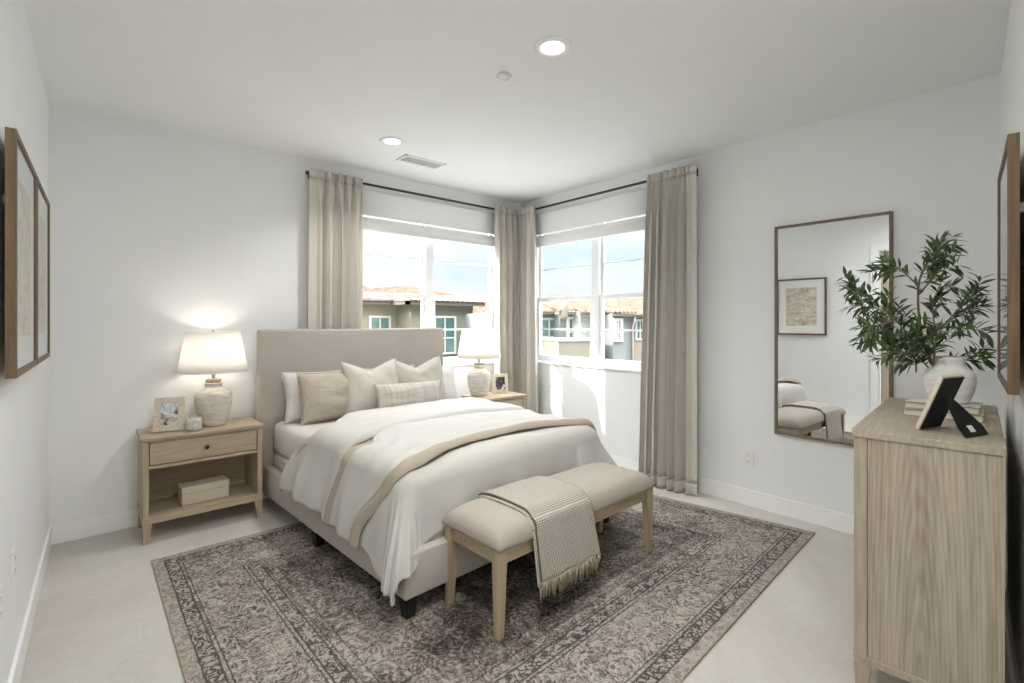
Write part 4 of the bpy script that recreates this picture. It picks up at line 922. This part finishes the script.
for si, P in enumerate(stems):
    pts = [q - O for q in catmull(P)]; n = len(pts); bm = new(); r0 = 0.0062 if si == 0 else 0.0034
    tube(bm, pts, [r0 * (1 - 0.75 * i / (n - 1)) + 0.0006 for i in range(n)], 7); obj('stem', bm, 'bark' if si == 0 else 'twig_green', pl, smooth=True)
    start = int(n * (0.55 if si == 0 else 0.26))
    def sprout(p, t, a, cnt):
        for m_ in range(cnt):
            perp = t.cross(Vector((cos(a + m_ * 2.1), sin(a + m_ * 2.1), 0.3))).normalized()
            dirn = (t * lr.uniform(0.2, 0.9) + perp * lr.uniform(0.5, 1.0) + Vector((0, 0, lr.uniform(-0.35, 0.35)))).normalized()
            nm = (Vector((lr.uniform(-0.7, 0.7), lr.uniform(-0.7, 0.7), 1))).normalized(); L = lr.uniform(0.042, 0.068)
            e = p + dirn * L + O
            if (e.y - wallD(e.x)) < 0.03: continue
            if e.x < 3.0 and e.y - wallD(e.x) < 0.09 and 1.15 < e.z < 1.99: continue
            leaf(fol, p, dirn, nm, L, L * lr.uniform(0.115, 0.155))
    tw = new(); ntw = 0
    for i in range(start, n):
        t = (pts[min(i + 1, n - 1)] - pts[i - 1]).normalized(); a = i * 2.4 + si
        sprout(pts[i] + (pts[i - 1] - pts[i]) * lr.random(), t, a, 2 if i < n - 1 else 4)
        if i % 3 == 0 and i < n - 2:      # short side twig with leaves of its own
            sd_ = (t * 0.6 + t.cross(Vector((cos(a * 1.7), sin(a * 1.7), 0.2))).normalized() * 0.8 + Vector((0, 0, 0.15))).normalized(); Lw = lr.uniform(0.06, 0.11)
            e = pts[i] + sd_ * Lw + O
            if (e.y - wallD(e.x)) < 0.07 or (e.x < 3.02 and e.y - wallD(e.x) < 0.13): continue
            tube(tw, [pts[i], pts[i] + sd_ * Lw * 0.5 + Vector((0, 0, 0.004)), pts[i] + sd_ * Lw], [0.0016, 0.0013, 0.0008], 5); ntw += 1
            for q_ in range(2, 7): sprout(pts[i] + sd_ * Lw * q_ / 6, sd_, a + q_, 2 if q_ < 6 else 3)
    if ntw: obj('twigs', tw, 'twig_green', pl, smooth=True)
    else: tw.free()
obj('foliage', fol, 'olive_leaf', pl, smooth=True, recalc=False)
fr3, M3 = easel_frame('photo_frame', 'photo frame seen from its black back on the dresser', (2.552, -3.815, DT + 0.001), pi - 0.30, 0.142, 0.218, 0.02, 'frame_beige', 'photo_colour', lean=0.36, th=0.014)
el = easel_leg(fr3, 0.218, 0.36, 0.04, 0.155, 0.14)
bm = new(); zt = 0.218 * 0.62; top = Vector((0, sin(0.36) * zt + 0.004, cos(0.36) * zt)); bot = Vector((0, 0.14, 0)); d_ = bot - top; nn = Vector((0, -d_.z, d_.y)).normalized()
for f0, f1_, e0, nm, m_, ww in ((0.74, 0.90, 0.0046, 'price_tag', 'tag_white', 0.016),):
    q = [top + d_ * f + Vector((s * ww, 0, 0)) + nn * k for f, s, k in ((f0, -0.5, e0), (f0, 1.5, e0), (f1_, 1.5, e0), (f1_, -0.5, e0))]; q2 = [p + nn * 0.0005 for p in q]
    a = [bm.verts.new(p) for p in q]; c = [bm.verts.new(p) for p in q2]; bm.faces.new(a[::-1]); bm.faces.new(c)
    for i in range(4): bm.faces.new((a[i], a[(i + 1) % 4], c[(i + 1) % 4], c[i]))
    obj(nm, bm, m_, el)

# ------------------------------------------------------------------ outdoors
struct('ground', B(-30, 60, 0.5, 60, -3.2, -3.0), 'asphalt'); 
bm = new(); box(bm, 4.4, 60, -30, 0.5, -3.2, -3.0); struct('ground', bm, 'asphalt')
def tiles(bm, p00, p10, p11, p01, n=28):
    """a sloping roof plane with rounded tile courses: p00-p10 eave, p01-p11 ridge"""
    p00, p10, p11, p01 = map(Vector, (p00, p10, p11, p01)); nrm = (p10 - p00).cross(p01 - p00).normalized()
    if nrm.z < 0: nrm = -nrm
    def fn(a, c):
        e = p00 + (p10 - p00) * a; r = p01 + (p11 - p01) * a; return e + (r - e) * c + nrm * (0.05 * abs(sin(a * n * pi)))
    grid(bm, fn, n * 6, 10)
def house_window(parent, c0, c1, face, put):
    """c0,c1 = (u0,z0),(u1,z1)"""
    def P(a0, a1, d0, d1, z0, z1):
        bm = new(); box(bm, a0, a1, d0, d1, z0, z1)
        for v in bm.verts: v.co = put(*v.co)
        return bm
    (u0, z0), (u1, z1) = c0, c1; e = 0.09
    bm = new()
    for a in ((u0 - e, u0, z0 - e, z1 + e), (u1, u1 + e, z0 - e, z1 + e), (u0, u1, z0 - e, z0), (u0, u1, z1, z1 + e)): box(bm, a[0], a[1], -0.07, 0.0, a[2], a[3])
    um = (u0 + u1) / 2; zm = z0 + (z1 - z0) * 0.42; box(bm, um - 0.025, um + 0.025, -0.05, -0.01, z0, z1); box(bm, u0, u1, -0.05, -0.01, zm - 0.03, zm + 0.03)
    for v in bm.verts: v.co = put(*v.co)
    w_ = obj('window', bm, 'house_trim', parent); obj('pane', P(u0, u1, -0.03, -0.005, z0, z1), 'house_glass', w_)
# house behind the bed's window
hA = thing('house', 'sand coloured stucco house with tiled roof seen through the bed window', 'house')
obj('recessed_wall', B(2.0, 9.75, 14.0, 16.0, -3, 2.12), 'stucco_sand', hA)
obj('wing_wall', B(9.75, 12.75, 12.8, 18.0, -3, 2.10), 'stucco_cream', hA)
house_window(hA, (7.15 + 1.5, 0.35), (7.95 + 1.45, 1.55), 0, lambda u, d, z: Vector((u, 14.0 + d, z)))
house_window(hA, (10.85, 0.15), (11.75, 1.55), 0, lambda u, d, z: Vector((u, 12.8 + d, z)))
bm = new(); box(bm, 1.8, 9.9, 13.6, 13.75, 2.08, 2.22); box(bm, 9.35, 13.1, 12.4, 12.55, 2.06, 2.20); box(bm, 9.35, 9.5, 12.4, 13.75, 2.06, 2.20); obj('eave', bm, 'eave_brown', hA)
bm = new(); tiles(bm, (1.6, 13.5, 2.22), (9.6, 13.5, 2.22), (8.0, 17.5, 3.75), (1.6, 17.5, 3.75), 34); tiles(bm, (9.3, 12.3, 2.2), (13.2, 12.3, 2.2), (11.6, 15.4, 2.95), (10.6, 15.4, 2.95), 16)
tiles(bm, (9.3, 17.5, 2.2), (9.3, 12.3, 2.2), (10.6, 15.4, 2.95), (10.4, 17.5, 2.95), 18); tiles(bm, (13.2, 12.3, 2.2), (13.2, 18, 2.2), (11.8, 18, 2.95), (11.6, 15.4, 2.95), 18); obj('roof', bm, 'clay_tiles', hA, smooth=True)
hC = thing('house', 'low pale house wall with tiled roof beyond the right lamp', 'house')
obj('wall', B(17.5, 26, 19.0, 26, -3, 1.55), 'stucco_pale', hC)
bm = new(); tiles(bm, (16.8, 18.4, 1.6), (27, 18.4, 1.6), (25, 22, 2.7), (19.5, 22, 2.7), 40); tiles(bm, (16.8, 26, 1.6), (16.8, 18.4, 1.6), (19.5, 22, 2.7), (19.5, 26, 2.7), 26); obj('roof', bm, 'clay_tiles', hC, smooth=True)
bm = new(); box(bm, 16.95, 26.8, 18.5, 18.65, 1.45, 1.6); box(bm, 16.95, 17.1, 18.5, 26, 1.45, 1.6); obj('eave', bm, 'eave_brown', hC)
# houses through the right window stand askew to the room: u along their fronts, w away from us
HP = Vector((12.18, 7.85, 0)); HU = Vector((0.9207, -0.3903, 0)); HN = Vector((0.3903, 0.9207, 0))
def hp(u, w_, z): return HP + HU * u + HN * w_ + Vector((0, 0, z))
def hbox(*boxes):
    bm = new()
    for a in boxes: box(bm, *a)
    for v in bm.verts: v.co = hp(*v.co)
    return bm
hB = thing('house', 'sage green stucco house with stone tower seen through the right window', 'house')
obj('main_wall', hbox((-1.9, 0.55, 0.0, 4.0, -3, 1.72)), 'stucco_sage', hB)
obj('side_wall', hbox((0.30, 1.2, -0.6, 5.0, -3, 1.70)), 'stucco_pale', hB)
obj('stone_tower', hbox((0.75, 1.99, -1.2, 2.6, -3, 1.69)), 'ledge_stone', hB)
obj('corner_wall', hbox((1.50, 1.97, -2.0, 1.0, -3, 1.63)), 'stucco_pale', hB)
pw_ = obj('balcony_wall', hbox((-0.36, 1.10, -2.0, -0.61, -3, 0.80)), 'stucco_cream', hB); obj('coping', hbox((-0.40, 1.14, -2.04, -0.57, 0.80, 0.87)), 'house_trim', pw_)
house_window(hB, (-0.15, 0.45), (0.42, 1.45), 0, lambda u, d, z: hp(u, d, z)); house_window(hB, (-1.6, 0.45), (-0.6, 1.45), 0, lambda u, d, z: hp(u, d, z))
house_window(hB, (0.62, 0.75), (0.90, 1.48), 0, lambda u, d, z: hp(u, d - 0.6, z)); house_window(hB, (1.60, 0.85), (1.74, 1.42), 0, lambda u, d, z: hp(u, d - 2.0, z))
obj('eave', hbox((-2.1, 0.6, -0.35, 0.0, 1.66, 1.74), (0.1, 0.75, -0.95, -0.6, 1.64, 1.72), (0.6, 2.1, -1.5, -1.2, 1.62, 1.70), (1.35, 2.15, -2.25, -2.0, 1.58, 1.66)), 'eave_brown', hB)
bm = new(); tiles(bm, hp(-2.2, -0.4, 1.75), hp(0.4, -0.4, 1.75), hp(0.4, 2.8, 2.35), hp(-1.0, 2.8, 2.35), 12); tiles(bm, hp(0.1, -1.0, 1.73), hp(2.2, -1.0, 1.73), hp(1.9, 1.5, 2.18), hp(0.4, 1.5, 2.3), 14)
tiles(bm, hp(0.65, -1.6, 1.70), hp(2.15, -1.6, 1.70), hp(1.9, 0.6, 2.05), hp(0.9, 0.6, 2.05), 9); tiles(bm, hp(1.35, -2.3, 1.67), hp(2.2, -2.3, 1.67), hp(2.2, -0.8, 1.85), hp(1.4, -0.8, 1.85), 6); obj('roof', bm, 'clay_tiles', hB, smooth=True)
ch = new(); lathe(ch, [(0.0, 1.5), (0.12, 1.5), (0.14, 1.62), (0.16, 1.78), (0.15, 1.98), (0.11, 2.02), (0.0, 2.03)], 20, (0, 0), False); q = hp(0.30, -0.9, 0)
for v in ch.verts: v.co += q
obj('vent_turret', ch, 'stucco_cream', hB, smooth=True)
hD = thing('house', 'tan stucco house with orange tiled roof at the right of the right window', 'house')
obj('wall', hbox((4.62, 14, 2.0, 9.0, -3, 1.66)), 'stucco_tan', hD); obj('gable_wall', hbox((3.0, 4.62, 1.8, 9.0, -3, 1.66)), 'stucco_pale', hD)
for a0, a1 in ((4.90, 5.20), (5.36, 5.75), (7.0, 7.6)): house_window(hD, (a0, 0.72), (a1, 1.42), 0, lambda u, d, z: hp(u, d + 2.0, z))
bm = new(); tiles(bm, hp(2.7, 1.4, 1.68), hp(14.3, 1.4, 1.68), hp(12, 6.5, 2.72), hp(2.7, 6.5, 2.72), 50); obj('roof', bm, 'clay_tiles', hD, smooth=True)
obj('eave', hbox((2.8, 14.2, 1.5, 1.8, 1.6, 1.68)), 'eave_brown', hD)
bm = new(); tube(bm, [hp(4.55, 1.55, 1.6), hp(4.55, 1.6, 1.4), hp(4.55, 1.72, 1.2), hp(4.55, 1.72, -3)], 0.045, 8); obj('downspout', bm, 'pipe_grey', hD, smooth=True)
# yellow-green tree top under the right window
tr_ = thing('tree', 'yellow green tree top below the tan house outside the right window', 'tree', (10.0, 2.55, -3.3))
bm = new(); tube(bm, [(0, 0, 0), (0.05, 0.02, 1.2), (0.0, 0.05, 2.4)], [0.09, 0.07, 0.04], 8); obj('trunk', bm, 'bark', tr_, smooth=True)
bm = new(); lr = random.Random(9)
for i in range(1500):
    a, e = lr.uniform(0, 2 * pi), math.asin(lr.uniform(-1, 1)); r = lr.uniform(0.55, 1.0) ** 0.6
    p = Vector((0.85 * r * cos(a) * cos(e), 0.85 * r * sin(a) * cos(e), 2.75 + 0.75 * r * sin(e)))
    dd = Vector((lr.uniform(-1, 1), lr.uniform(-1, 1), lr.uniform(-0.5, 1))); leaf(bm, p, dd, Vector((lr.uniform(-1, 1), lr.uniform(-1, 1), 1)), 0.13, 0.035)
obj('foliage', bm, 'shrub_leaf', tr_, recalc=False)
